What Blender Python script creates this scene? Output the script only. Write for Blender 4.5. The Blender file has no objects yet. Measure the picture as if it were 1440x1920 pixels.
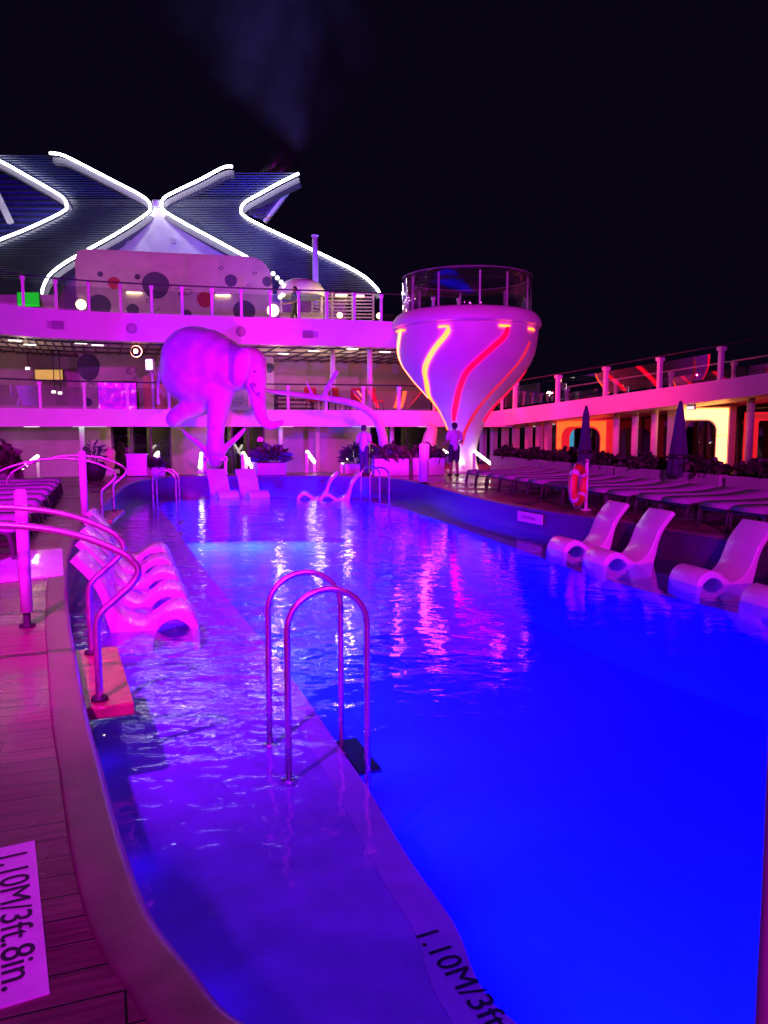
import bpy, bmesh, math, random
from mathutils import Vector, Matrix, geometry, noise
random.seed(7)
C = bpy.context.scene.collection
SC = bpy.context.scene
R = math.radians
# ------------------------------------------------------------------ camera
EYE = 2.1
PITCH = math.atan(160 / 1440)
cam_d = bpy.data.cameras.new('camera'); cam = bpy.data.objects.new('camera', cam_d); C.objects.link(cam)
cam.location = (0, 0, EYE); cam.rotation_euler = (math.pi / 2 - PITCH, 0, 0)
cam_d.sensor_fit = 'HORIZONTAL'; cam_d.sensor_width = 36; cam_d.lens = 36
cam_d.clip_start = 0.05; cam_d.clip_end = 6000
SC.camera = cam
# ------------------------------------------------------------------ world, exposure
world = bpy.data.worlds.new('World'); SC.world = world; world.use_nodes = True
bg = world.node_tree.nodes['Background']
bg.inputs[0].default_value = (0.42, 0.22, 1.0, 1); bg.inputs[1].default_value = 0.006     # night sky
SC.view_settings.view_transform = 'Standard'; SC.view_settings.look = 'None'
SC.view_settings.exposure = 0; SC.view_settings.gamma = 1
SC.render.engine = 'CYCLES'
SC.cycles.use_denoising = True
SC.cycles.max_bounces = 7; SC.cycles.transparent_max_bounces = 24
SC.cycles.caustics_reflective = False; SC.cycles.caustics_refractive = False
SC.cycles.sample_clamp_indirect = 4
SC.cycles.volume_bounces = 0; SC.cycles.volume_step_rate = 2.0

# ------------------------------------------------------------------ lamps (the ship's floods, the pool's underwater lamps, added fill lamps)
def lamp(name, kind, loc, target=None, col=(1, 1, 1), power=100, radius=.1, angle=60, blend=.6, size=None):
    d = bpy.data.lights.new(name, kind); d.color = col; d.energy = power
    if kind in ('POINT', 'SPOT'): d.shadow_soft_size = radius
    if kind == 'SPOT': d.spot_size = R(angle); d.spot_blend = blend
    if kind == 'AREA': d.shape = 'RECTANGLE'; d.size, d.size_y = size; d.spread = R(60)
    o = bpy.data.objects.new(name, d); C.objects.link(o); o.location = loc
    if target is not None:
        o.rotation_euler = (Vector(target) - Vector(loc)).to_track_quat('-Z', 'Y').to_euler()
    return o
PINK = (1.0, .01, .97); VIOLET = (.12, .0, 1.0); MAGENTA = (1.0, .0, 1.0)
lamp('flood_mast', 'SPOT', (3, -14, 8.5), (-3, 31, 5), PINK, 32500, .4, 50, .9)
lamp('flood_left', 'SPOT', (-11, -6, 11), (-9, 27, 3.5), (.72, .0, 1), 12000, .3, 46, .5)
lamp('flood_elephant', 'SPOT', (-10.5, 13, 3.2), (-5.8, 26, 4.0), VIOLET, 14000, .15, 40, .6)
lamp('flood_elephant_front', 'SPOT', (-.5, 15.5, 1.2), (-4.6, 26, 3.4), (1, 0, .9), 6000, .15, 30, .7)
lamp('flood_shelf', 'SPOT', (-2.6, 1.2, 6.0), (-3.2, 9.4, 0), MAGENTA, 5000, .12, 72, .9)
lamp('flood_deck', 'SPOT', (-2, -5, 7), (2.5, 14, 0), (.8, .01, 1), 1500, .3, 70, .8)
lamp('near_pool_fill', 'SPOT', (3.6, .2, 8.0), (-1.2, 4.2, 0), (.52, .006, 1), 1650, .25, 100, .7)  # unseen overhead fill, its violet stands in for light scattered by the water
lamp('flood_puddle', 'SPOT', (-7.5, 4.5, 4.8), (-4.1, 8.7, .5), (.35, 0, 1), 2600, .06, 22, .5)
lamp('lower_wall_fill', 'SPOT', (-11.2, 15, 2.6), (-12.5, 31, .7), PINK, 2300, .2, 36, .8)  # this spot and the next are fills added to make the lower wall pinker
lamp('lower_wall_fill', 'SPOT', (1.6, 19, 2.4), (-2.2, 34, .7), PINK, 2300, .2, 40, .8)
lamp('flood_cup', 'SPOT', (9, 8, 7), (3, 27, 4), (1, .05, .55), 800, .2, 30, .7)
lamp('flood_funnel_blue', 'SPOT', (-9, 37, 9), (-12, 46, 16.5), (.05, .03, 1), 4500, .2, 95, .7)
lamp('flood_funnel_blue', 'SPOT', (-3, 39, 8), (-8, 47, 17), (.05, .03, 1), 4500, .2, 85, .7)

lamp('swirl_glow_fill', 'POINT', (3.6, 31.2, 3.6), None, (1, .02, .1), 420, .015)  # unseen lamps, here and below, stand in for the red light of the strips
lamp('swirl_glow_fill', 'SPOT', (5.2, 25.5, 4.2), (8.6, 28.9, 3.2), (1, .015, .16), 900, .015, 100, .9)
# ------------------------------------------------------------------ picture -> place
def ray(px, py):
    u = (px - 720) / 1440; v = (960 - py) / 1440
    c, s = math.cos(PITCH), math.sin(PITCH)
    return Vector((u, c + s * v, -s + c * v))
def P(px, py, Y):
    d = ray(px, py); return Vector((0, 0, EYE)) + d * (Y / d.y)
def G(px, py, z):
    d = ray(px, py); return Vector((0, 0, EYE)) + d * ((z - EYE) / d.z)
ANG = R(20)
ET = Vector((math.cos(ANG), math.sin(ANG), 0)); EA = Vector((-math.sin(ANG), math.cos(ANG), 0)); UP = Vector((0, 0, 1))
DECK = .5

# ------------------------------------------------------------------ materials
def mat(name, col, rough=.5, metal=0, emit=None, strength=0, var=0, vscale=6, bump=0, bscale=30, spec=None, coat=0, sss=0):
    m = bpy.data.materials.new(name); m.use_nodes = True; nt = m.node_tree; b = nt.nodes['Principled BSDF']
    b.inputs['Base Color'].default_value = (*col, 1); b.inputs['Roughness'].default_value = rough; b.inputs['Metallic'].default_value = metal
    if coat: b.inputs['Coat Weight'].default_value = coat
    if emit: b.inputs['Emission Color'].default_value = (*emit, 1); b.inputs['Emission Strength'].default_value = strength
    if var or bump:
        tc = nt.nodes.new('ShaderNodeTexCoord')
    if var:
        n = nt.nodes.new('ShaderNodeTexNoise'); n.inputs['Scale'].default_value = vscale; n.inputs['Detail'].default_value = 6
        nt.links.new(tc.outputs['Object'], n.inputs['Vector'])
        r = nt.nodes.new('ShaderNodeValToRGB'); r.color_ramp.elements[0].position = .3; r.color_ramp.elements[1].position = .72
        r.color_ramp.elements[0].color = (*[c * (1 - var) for c in col], 1); r.color_ramp.elements[1].color = (*[min(1, c * (1 + var * .5)) for c in col], 1)
        nt.links.new(n.outputs['Fac'], r.inputs['Fac']); nt.links.new(r.outputs['Color'], b.inputs['Base Color'])
        mr = nt.nodes.new('ShaderNodeMapRange'); mr.inputs['To Min'].default_value = max(.02, rough - .12); mr.inputs['To Max'].default_value = min(1, rough + .12)
        nt.links.new(n.outputs['Fac'], mr.inputs['Value']); nt.links.new(mr.outputs[0], b.inputs['Roughness'])
    if bump:
        n2 = nt.nodes.new('ShaderNodeTexNoise'); n2.inputs['Scale'].default_value = bscale; n2.inputs['Detail'].default_value = 4
        nt.links.new(tc.outputs['Object'], n2.inputs['Vector'])
        bp = nt.nodes.new('ShaderNodeBump'); bp.inputs['Strength'].default_value = bump; bp.inputs['Distance'].default_value = .02
        nt.links.new(n2.outputs['Fac'], bp.inputs['Height']); nt.links.new(bp.outputs[0], b.inputs['Normal'])
    return m
def emitter(name, col, strength): return mat(name, (.02, .02, .02), .5, 0, col, strength)
def glass(name, tint=(.93, .95, .97), boost=0.0, ior=1.5):
    m = bpy.data.materials.new(name); m.use_nodes = True; nt = m.node_tree; nt.nodes.clear()
    o = nt.nodes.new('ShaderNodeOutputMaterial'); mx = nt.nodes.new('ShaderNodeMixShader'); t = nt.nodes.new('ShaderNodeBsdfTransparent')
    g = nt.nodes.new('ShaderNodeBsdfGlossy'); f = nt.nodes.new('ShaderNodeFresnel'); f.inputs['IOR'].default_value = ior
    ge = nt.nodes.new('ShaderNodeNewGeometry'); io = nt.nodes.new('ShaderNodeMapRange'); io.inputs['To Min'].default_value = ior; io.inputs['To Max'].default_value = 1 / ior
    nt.links.new(ge.outputs['Backfacing'], io.inputs['Value']); nt.links.new(io.outputs[0], f.inputs['IOR'])
    t.inputs[0].default_value = (*tint, 1); g.inputs['Roughness'].default_value = .01; g.inputs['Color'].default_value = (1, 1, 1, 1)
    a = nt.nodes.new('ShaderNodeMath'); a.operation = 'ADD'; a.inputs[1].default_value = boost; a.use_clamp = True
    nt.links.new(f.outputs[0], a.inputs[0]); nt.links.new(a.outputs[0], mx.inputs[0]); nt.links.new(t.outputs[0], mx.inputs[1]); nt.links.new(g.outputs[0], mx.inputs[2])
    nt.links.new(mx.outputs[0], o.inputs[0]); return m
M = {}
M['white'] = mat('white_paint', (.8, .8, .8), .45, var=.07, vscale=1.3)
M['white_gloss'] = mat('glossy_resin', (.8, .79, .78), .22, var=.04, vscale=3, coat=.3)
M['pearl'] = mat('pearl_panel', (.42, .4, .42), .5, var=.15, vscale=2)
M['statue'] = mat('statue_resin', (.5, .49, .49), .45, var=.2, vscale=3, bump=.6, bscale=7)
M['steel'] = mat('brushed_steel', (.82, .78, .78), .3, .9, var=.06, vscale=14)
M['dark_metal'] = mat('dark_metal', (.06, .06, .065), .4, .6, var=.2)
M['grey'] = mat('grey_paint', (.32, .32, .34), .5, var=.1)
M['ceiling'] = mat('ceiling_panel', (.6, .54, .48), .45, var=.12, vscale=2)
M['navy'] = mat('navy_louver', (.035, .04, .075), .38, .2, var=.25, vscale=2)
M['navy_dark'] = mat('navy_backing', (.02, .024, .06), .6, var=.2)
M['blue_panel'] = mat('blue_lattice', (.06, .07, .42), .5, var=.3, vscale=3)
M['black'] = mat('black_rubber', (.02, .02, .022), .6, var=.2)
M['navy_spot'] = mat('navy_spot_paint', (.05, .05, .12), .6, var=.1)
M['red_spot'] = mat('red_spot_paint', (.36, .02, .05), .6, var=.1)
M['channel'] = mat('channel_paint', (.085, .075, .1), .6, var=.1)
M['ink'] = mat('ink_paint', (.03, .02, .04), .6)
M['sign'] = mat('sign_plate', (.78, .74, .78), .4, var=.1, vscale=9)
M['coping'] = mat('coping_stone', (.17, .11, .09), .36, var=.4, vscale=5, bump=.12, bscale=90)
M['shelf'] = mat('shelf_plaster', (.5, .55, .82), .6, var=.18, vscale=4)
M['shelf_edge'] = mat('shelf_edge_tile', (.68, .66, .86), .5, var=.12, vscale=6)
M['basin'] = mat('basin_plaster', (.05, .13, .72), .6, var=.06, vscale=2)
M['wood'] = mat('wet_teak', (.34, .17, .09), .25, var=.5, vscale=5, bump=.2, bscale=25)
M['fabric'] = mat('cushion_fabric', (.36, .28, .42), .85, var=.12, vscale=9, bump=.3, bscale=120)
M['frame'] = mat('lounger_frame', (.05, .045, .05), .4, .3, var=.2)
M['planter'] = mat('planter_shell', (.5, .48, .52), .6, var=.15, vscale=4)
M['leaf'] = mat('leaf', (.05, .085, .03), .55, var=.5, vscale=8)
M['soil'] = mat('soil', (.05, .035, .025), .95, var=.4, vscale=20)
M['canvas'] = mat('dark_canvas', (.06, .04, .12), .9, var=.25, vscale=7, bump=.4, bscale=40)
M['ring_orange'] = mat('ring_orange', (.75, .12, .03), .45, var=.1)
M['tape'] = mat('reflective_tape', (.75, .75, .78), .35, var=.05)
M['skin'] = mat('skin', (.28, .16, .11), .5, var=.1)
M['hair'] = mat('hair', (.015, .012, .012), .6, var=.3)
M['shirt_blue'] = mat('shirt_pale_blue', (.45, .55, .85), .85, var=.15)
M['shirt_lilac'] = mat('shirt_lilac', (.6, .55, .72), .85, var=.15)
M['cloth_dark'] = mat('dark_cloth', (.03, .03, .045), .85, var=.2)
M['cloth_navy'] = mat('navy_cloth', (.03, .04, .16), .85, var=.2)
M['curtain'] = mat('cream_curtain', (.62, .54, .3), .85, var=.15, vscale=5)
M['wall_grey'] = mat('wall_panel', (.5, .46, .46), .55, var=.12, vscale=2)
M['tan'] = mat('tan_panel', (.5, .33, .16), .55, var=.15, vscale=3)
M['red_fabric'] = mat('red_fabric', (.6, .05, .04), .7, var=.15)
M['cream'] = mat('cream_plaster', (.75, .66, .36), .5, var=.08, vscale=5)
M['glass'] = glass('clear_glass')
M['rail_glass'] = glass('rail_glass', (.93, .93, .95), .09)
M['dark_glass'] = glass('tinted_glass', (.35, .35, .4), .03)
M['led'] = emitter('white_led', (.93, .96, 1.0), 14)
M['led_warm'] = emitter('warm_led', (1, .86, .72), 8)
M['lamp_white'] = emitter('lamp_white', (1, .93, .82), 3.5)
M['lamp_warm'] = emitter('lamp_warm', (1, .7, .25), 14)
M['lamp_red'] = emitter('lamp_red', (1, .3, .22), 14)
M['lamp_cold'] = emitter('lamp_cold', (.8, 1, .92), 1.5)
M['strip_hot'] = emitter('strip_hot', (1, .052, .003), 15)
M['strip_white'] = emitter('strip_white', (1, .1, .04), 12)
M['strip_red'] = emitter('strip_red', (1, .0, .02), 4.5)
M['strip_dim'] = emitter('strip_dim', (1, .02, .08), .8)
M['portal_orange'] = emitter('portal_orange', (1, .055, .008), 3.2)
M['portal_yellow'] = emitter('portal_yellow', (1, .27, .06), 9)
M['portal_edge_glow'] = emitter('portal_edge_glow', (1, .012, .03), .8)  # frame made to emit, painting the red glow along the portal borders
M['portal_red'] = emitter('portal_red', (1, .02, .04), .55)
M['screen_green'] = emitter('screen_green', (.0, .9, .03), .7)
M['screen_cyan'] = emitter('screen_cyan', (.05, .35, .6), .8)
M['pool_lamp'] = emitter('pool_lamp', (.02, .25, 1), 5)

def planks_mat():
    m = mat('teak_planks', (.25, .14, .1), .34); nt = m.node_tree; b = nt.nodes['Principled BSDF']
    tc = nt.nodes.new('ShaderNodeTexCoord'); mp = nt.nodes.new('ShaderNodeMapping'); mp.inputs['Rotation'].default_value[2] = -ANG
    nt.links.new(tc.outputs['Object'], mp.inputs[0])
    br = nt.nodes.new('ShaderNodeTexBrick'); br.offset = .37
    br.inputs['Scale'].default_value = 1; br.inputs['Brick Width'].default_value = 2.6; br.inputs['Row Height'].default_value = .135
    br.inputs['Mortar Size'].default_value = .004; br.inputs['Mortar Smooth'].default_value = .1
    br.inputs['Color1'].default_value = (.21, .13, .1, 1); br.inputs['Color2'].default_value = (.28, .175, .13, 1); br.inputs['Mortar'].default_value = (.02, .015, .015, 1)
    nt.links.new(mp.outputs[0], br.inputs['Vector'])
    n = nt.nodes.new('ShaderNodeTexNoise'); n.inputs['Scale'].default_value = 1.1; n.inputs['Detail'].default_value = 7
    nt.links.new(mp.outputs[0], n.inputs['Vector'])
    mul = nt.nodes.new('ShaderNodeMixRGB'); mul.blend_type = 'MULTIPLY'; mul.inputs[0].default_value = .55
    ra = nt.nodes.new('ShaderNodeValToRGB'); ra.color_ramp.elements[0].position = .35; ra.color_ramp.elements[1].position = .65; ra.color_ramp.elements[0].color = (.5, .5, .5, 1)
    nt.links.new(n.outputs['Fac'], ra.inputs['Fac']); nt.links.new(br.outputs['Color'], mul.inputs[1]); nt.links.new(ra.outputs['Color'], mul.inputs[2])
    mp2 = nt.nodes.new('ShaderNodeMapping'); mp2.inputs['Scale'].default_value = (3, 60, 1); nt.links.new(mp.outputs[0], mp2.inputs[0])
    gr = nt.nodes.new('ShaderNodeTexNoise'); gr.inputs['Scale'].default_value = 1; gr.inputs['Detail'].default_value = 5; nt.links.new(mp2.outputs[0], gr.inputs['Vector'])
    gm = nt.nodes.new('ShaderNodeMapRange'); gm.inputs['From Min'].default_value = .3; gm.inputs['From Max'].default_value = .7; gm.inputs['To Min'].default_value = .55; gm.inputs['To Max'].default_value = 1.15; nt.links.new(gr.outputs['Fac'], gm.inputs['Value'])
    m2 = nt.nodes.new('ShaderNodeVectorMath'); m2.operation = 'SCALE'; nt.links.new(mul.outputs[0], m2.inputs[0]); nt.links.new(gm.outputs[0], m2.inputs['Scale'])
    nt.links.new(m2.outputs[0], b.inputs['Base Color'])
    mr = nt.nodes.new('ShaderNodeMapRange'); mr.inputs['From Min'].default_value = .35; mr.inputs['From Max'].default_value = .62
    mr.inputs['To Min'].default_value = .16; mr.inputs['To Max'].default_value = .5          # wet patches
    nt.links.new(n.outputs['Fac'], mr.inputs['Value']); nt.links.new(mr.outputs[0], b.inputs['Roughness'])
    bp = nt.nodes.new('ShaderNodeBump'); bp.inputs['Strength'].default_value = .5; bp.inputs['Distance'].default_value = .006; bp.invert = True
    nt.links.new(br.outputs['Fac'], bp.inputs['Height']); nt.links.new(bp.outputs[0], b.inputs['Normal'])
    return m
M['planks'] = planks_mat()
def tile_mat():
    m = mat('mosaic_tile', (.13, .11, .13), .3); nt = m.node_tree; b = nt.nodes['Principled BSDF']
    uv = nt.nodes.new('ShaderNodeUVMap')
    br = nt.nodes.new('ShaderNodeTexBrick'); br.offset = 0; br.inputs['Scale'].default_value = 1; br.inputs['Brick Width'].default_value = .05; br.inputs['Row Height'].default_value = .05
    br.inputs['Mortar Size'].default_value = .004; br.inputs['Color1'].default_value = (.075, .06, .075, 1); br.inputs['Color2'].default_value = (.115, .095, .11, 1); br.inputs['Mortar'].default_value = (.05, .045, .05, 1)
    nt.links.new(uv.outputs[0], br.inputs['Vector']); nt.links.new(br.outputs['Color'], b.inputs['Base Color']); return m
M['tile'] = tile_mat()
def water_mat():
    m = bpy.data.materials.new('pool_water'); m.use_nodes = True; nt = m.node_tree; nt.nodes.clear(); N = nt.nodes.new; L = nt.links.new
    o = N('ShaderNodeOutputMaterial'); mx = N('ShaderNodeMixShader'); t = N('ShaderNodeBsdfTransparent'); g = N('ShaderNodeBsdfGlossy'); f = N('ShaderNodeFresnel')
    ge = N('ShaderNodeNewGeometry'); io = N('ShaderNodeMapRange'); io.inputs['To Min'].default_value = 1.33; io.inputs['To Max'].default_value = 1 / 1.33   # same reflectance from both sides
    L(ge.outputs['Backfacing'], io.inputs['Value']); L(io.outputs[0], f.inputs['IOR']); t.inputs[0].default_value = (.5, .68, .98, 1); g.inputs['Roughness'].default_value = .015; g.inputs['Color'].default_value = (1, 1, 1, 1)
    tc = N('ShaderNodeTexCoord')
    def nz(scale, det, st=(1, 1, 1), rot=0):
        mp = N('ShaderNodeMapping'); mp.inputs['Scale'].default_value = st; mp.inputs['Rotation'].default_value[2] = rot; L(tc.outputs['Object'], mp.inputs[0])
        n = N('ShaderNodeTexNoise'); n.inputs['Scale'].default_value = scale; n.inputs['Detail'].default_value = det; n.inputs['Roughness'].default_value = .45
        n.inputs['Distortion'].default_value = .6
        L(mp.outputs[0], n.inputs['Vector']); return n
    a = nz(2.1, 2, (.8, 1.25, 1), .3); b = nz(7.0, 3, (.75, 1.2, 1), -.2); mk = nz(.22, 2)
    ad = N('ShaderNodeMath'); ad.operation = 'MULTIPLY_ADD'; L(b.outputs['Fac'], ad.inputs[0]); ad.inputs[1].default_value = .34; L(a.outputs['Fac'], ad.inputs[2])
    mr = N('ShaderNodeMapRange'); mr.inputs['From Min'].default_value = .35; mr.inputs['From Max'].default_value = .65; mr.inputs['To Min'].default_value = .45; mr.inputs['To Max'].default_value = 1.0
    L(mk.outputs['Fac'], mr.inputs['Value'])
    sx = N('ShaderNodeSeparateXYZ'); L(tc.outputs['Object'], sx.inputs[0]); cx = N('ShaderNodeMapRange'); cx.interpolation_type = 'SMOOTHSTEP'   # calmer towards the far right side
    cx.inputs['From Min'].default_value = -1.5; cx.inputs['From Max'].default_value = 1.2; cx.inputs['To Min'].default_value = 1.1; cx.inputs['To Max'].default_value = .48; L(sx.outputs[0], cx.inputs['Value'])
    m0 = N('ShaderNodeMath'); m0.operation = 'MULTIPLY'; L(mr.outputs[0], m0.inputs[0]); L(cx.outputs[0], m0.inputs[1])
    mu = N('ShaderNodeMath'); mu.operation = 'MULTIPLY'; L(ad.outputs[0], mu.inputs[0]); L(m0.outputs[0], mu.inputs[1])
    bp = N('ShaderNodeBump'); bp.inputs['Strength'].default_value = 1; bp.inputs['Distance'].default_value = .023
    L(mu.outputs[0], bp.inputs['Height']); L(bp.outputs[0], g.inputs['Normal']); L(bp.outputs[0], f.inputs['Normal'])
    L(f.outputs[0], mx.inputs[0]); L(t.outputs[0], mx.inputs[1]); L(g.outputs[0], mx.inputs[2]); L(mx.outputs[0], o.inputs[0]); return m
M['water'] = water_mat()

# ------------------------------------------------------------------ helpers
def link(o): C.objects.link(o); return o
def tag(o, label=None, cat=None, group=None, kind=None):
    for k, v in (('label', label), ('category', cat), ('group', group), ('kind', kind)):
        if v: o[k] = v
    return o
def thing(name, label, cat, loc=(0, 0, 0), rz=0, group=None):
    o = link(bpy.data.objects.new(name, None)); o.location = loc; o.rotation_euler = (0, 0, rz); o.empty_display_size = .2
    return tag(o, label, cat, group)
def copy_tree(o, parent=None):
    c = o.copy(); link(c)
    if parent: c.parent = parent
    for ch in o.children: copy_tree(ch, c)
    return c
class MB:
    """collects shapes into one mesh"""
    def __init__(s): s.v = []; s.f = []; s.sm = []
    def add(s, vs, fs, smooth=False):
        n = len(s.v); s.v += [Vector(p) for p in vs]; s.f += [tuple(i + n for i in f) for f in fs]; s.sm += [smooth] * len(fs); return s
    def box(s, c, size, rz=0, mtx=None):
        x, y, z = [k / 2 for k in size]; vs = [(a, b, d) for a in (-x, x) for b in (-y, y) for d in (-z, z)]
        m = mtx or Matrix.Rotation(rz, 3, 'Z')
        return s.add([m @ Vector(p) + Vector(c) for p in vs], [(0, 1, 3, 2), (4, 6, 7, 5), (0, 4, 5, 1), (2, 3, 7, 6), (0, 2, 6, 4), (1, 5, 7, 3)])
    def bbox(s, c, size, rz=0, b=.01, mtx=None):      # box with chamfered edges
        bm = bmesh.new(); bmesh.ops.create_cube(bm, size=1); bmesh.ops.scale(bm, vec=size, verts=bm.verts)
        bmesh.ops.bevel(bm, geom=bm.edges[:], offset=b, segments=2, affect='EDGES', profile=.6)
        m = mtx or Matrix.Rotation(rz, 3, 'Z'); bm.verts.index_update()
        s.add([m @ v.co + Vector(c) for v in bm.verts], [[v.index for v in f.verts] for f in bm.faces]); bm.free(); return s
    def bar(s, a, b, w, h, up=UP, bev=0):                # bar with rectangular section from a to b
        a, b = Vector(a), Vector(b); d = b - a; L_ = d.length; d.normalize(); side = d.cross(up)
        if side.length < 1e-4: side = d.cross(Vector((1, 0, 0)))
        side.normalize(); u = side.cross(d); m = Matrix((side, d, u)).transposed()
        return (s.bbox((a + b) / 2, (w, L_, h), mtx=m, b=bev) if bev else s.box((a + b) / 2, (w, L_, h), mtx=m))
    def tube(s, pts, r, n=10, closed=False, caps=True):
        pts = [Vector(p) for p in pts]; k = len(pts); rs = r if isinstance(r, (list, tuple)) else [r] * k
        base = len(s.v); ref = None; vs = []; fs = []
        for i, p in enumerate(pts):
            a = pts[i - 1] if (i > 0 or closed) else p; b = pts[(i + 1) % k] if (i < k - 1 or closed) else p
            t = (b - a).normalized()
            if ref is None: ref = t.orthogonal().normalized()
            ref = (ref - t * ref.dot(t)).normalized(); bi = t.cross(ref)
            for j in range(n):
                q = 2 * math.pi * j / n; vs.append(p + (ref * math.cos(q) + bi * math.sin(q)) * rs[i])
        for i in range(k if closed else k - 1):
            i2 = (i + 1) % k
            for j in range(n): fs.append((i * n + j, i * n + (j + 1) % n, i2 * n + (j + 1) % n, i2 * n + j))
        s.add(vs, fs, True)
        if caps and not closed:
            s.f.append(tuple(base + j for j in reversed(range(n)))); s.sm.append(False)
            s.f.append(tuple(base + (k - 1) * n + j for j in range(n))); s.sm.append(False)
        return s
    def lathe(s, prof, c=(0, 0, 0), n=48, a0=0, a1=2 * math.pi):
        full = abs(a1 - a0 - 2 * math.pi) < 1e-6; m = n if full else n + 1; vs = []; fs = []; c = Vector(c)
        for r, z in prof:
            for j in range(m):
                q = a0 + (a1 - a0) * j / n; vs.append(c + Vector((r * math.cos(q), r * math.sin(q), z)))
        for i in range(len(prof) - 1):
            for j in range(n):
                j2 = (j + 1) % m if full else j + 1; fs.append((i * m + j, i * m + j2, (i + 1) * m + j2, (i + 1) * m + j))
        return s.add(vs, fs, True)
    def sphere(s, c, r, n=12, sc=(1, 1, 1), mtx=None):
        vs = []; fs = []; h = n // 2; m = mtx or Matrix.Identity(3)
        for i in range(h + 1):
            for j in range(n):
                t = math.pi * i / h; q = 2 * math.pi * j / n
                vs.append(m @ Vector((r * sc[0] * math.sin(t) * math.cos(q), r * sc[1] * math.sin(t) * math.sin(q), r * sc[2] * math.cos(t))) + Vector(c))
        for i in range(h):
            for j in range(n): fs.append((i * n + j, (i + 1) * n + j, (i + 1) * n + (j + 1) % n, i * n + (j + 1) % n))
        return s.add(vs, fs, True)
    def chain(s, pts, n=14):                             # tapered capsules: (x, y, z, r)
        for p in pts: s.sphere(p[:3], p[3], n)
        for a, b in zip(pts, pts[1:]): s.tube([a[:3], b[:3]], [a[3], b[3]], n)
        return s
    def prism(s, poly, z0, z1):
        k = len(poly); tri = geometry.tessellate_polygon([[Vector((p[0], p[1], 0)) for p in poly]])
        vs = [(p[0], p[1], z0) for p in poly] + [(p[0], p[1], z1) for p in poly]
        fs = [tuple(reversed(t)) for t in tri] + [tuple(i + k for i in t) for t in tri] + [(i, (i + 1) % k, (i + 1) % k + k, i + k) for i in range(k)]
        return s.add(vs, fs)
    def extrude(s, poly, vec):                           # planar 3-D polygon pushed along vec
        poly = [Vector(p) for p in poly]; vec = Vector(vec); k = len(poly); tri = geometry.tessellate_polygon([poly])
        return s.add(poly + [p + vec for p in poly], list(tri) + [tuple(i + k for i in reversed(t)) for t in tri] + [(i, (i + 1) % k, (i + 1) % k + k, i + k) for i in range(k)])
    def ribbon(s, pts, z0, z1, th=.06):                  # upright wall following a plan curve; z0/z1 may be functions of index
        pts = [Vector((p[0], p[1], 0)) for p in pts]; k = len(pts); vs = []
        f0 = z0 if callable(z0) else (lambda i: z0); f1 = z1 if callable(z1) else (lambda i: z1)
        for i, p in enumerate(pts):
            t = (pts[min(i + 1, k - 1)] - pts[max(i - 1, 0)]).normalized(); nrm = Vector((-t.y, t.x, 0)) * th
            vs += [p + UP * f0(i), p + UP * f1(i), p + nrm + UP * f1(i), p + nrm + UP * f0(i)]
        fs = []
        for i in range(k - 1):
            a, b = i * 4, i * 4 + 4
            for q in range(4): fs.append((a + q, a + (q + 1) % 4, b + (q + 1) % 4, b + q))
        fs += [(0, 3, 2, 1), tuple(4 * (k - 1) + q for q in range(4))]
        return s.add(vs, fs)
    def build(s, name, m, parent=None, root=None, smooth=None, uv=None):
        off = Vector((0, 0, 0))
        if root is not None: off = Vector(root.location)
        me = bpy.data.meshes.new(name); me.from_pydata([p - off for p in s.v], [], s.f); me.materials.append(M[m] if isinstance(m, str) else m)
        bm = bmesh.new(); bm.from_mesh(me); bmesh.ops.recalc_face_normals(bm, faces=bm.faces); bm.to_mesh(me); bm.free()
        for p, q in zip(me.polygons, s.sm): p.use_smooth = q if smooth is None else smooth
        o = link(bpy.data.objects.new(name, me))
        if parent: o.parent = parent
        return o
    def solo(s, name, m, base, smooth=None):             # a thing that is one mesh, origin at its base
        s.v = [p - Vector(base) for p in s.v]; o = s.build(name, m, smooth=smooth); o.location = base; return o
    def remesh(s, name, m, voxel, parent=None, root=None, smooth_it=6):
        o = s.build(name, m, None, root); md = o.modifiers.new('r', 'REMESH'); md.mode = 'VOXEL'; md.voxel_size = voxel; md.use_smooth_shade = True
        sm = o.modifiers.new('s', 'SMOOTH'); sm.iterations = smooth_it; sm.factor = .5
        dg = bpy.context.evaluated_depsgraph_get(); me = bpy.data.meshes.new_from_object(o.evaluated_get(dg)); o.modifiers.clear(); o.data = me
        if parent: o.parent = parent
        return o
def catmull(pts, sub=6, closed=False):
    pts = [Vector(p) for p in pts]; k = len(pts); out = []
    for i in range(k if closed else k - 1):
        g = lambda j: pts[j % k] if closed else pts[max(0, min(k - 1, j))]
        a, b, c, d = g(i - 1), g(i), g(i + 1), g(i + 2)
        for q in range(sub):
            t = q / sub; out.append(.5 * ((2 * b) + (c - a) * t + (2 * a - 5 * b + 4 * c - d) * t * t + (3 * b - a - 3 * c + d) * t ** 3))
    if not closed: out.append(pts[-1])
    return out
def offset_ring(pts, d):                                 # outward for a counter-clockwise ring
    k = len(pts); out = []
    for i in range(k):
        t = (pts[(i + 1) % k] - pts[i - 1]); t.z = 0; t.normalize(); out.append(pts[i] + Vector((t.y, -t.x, 0)) * d)
    return out
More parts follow.
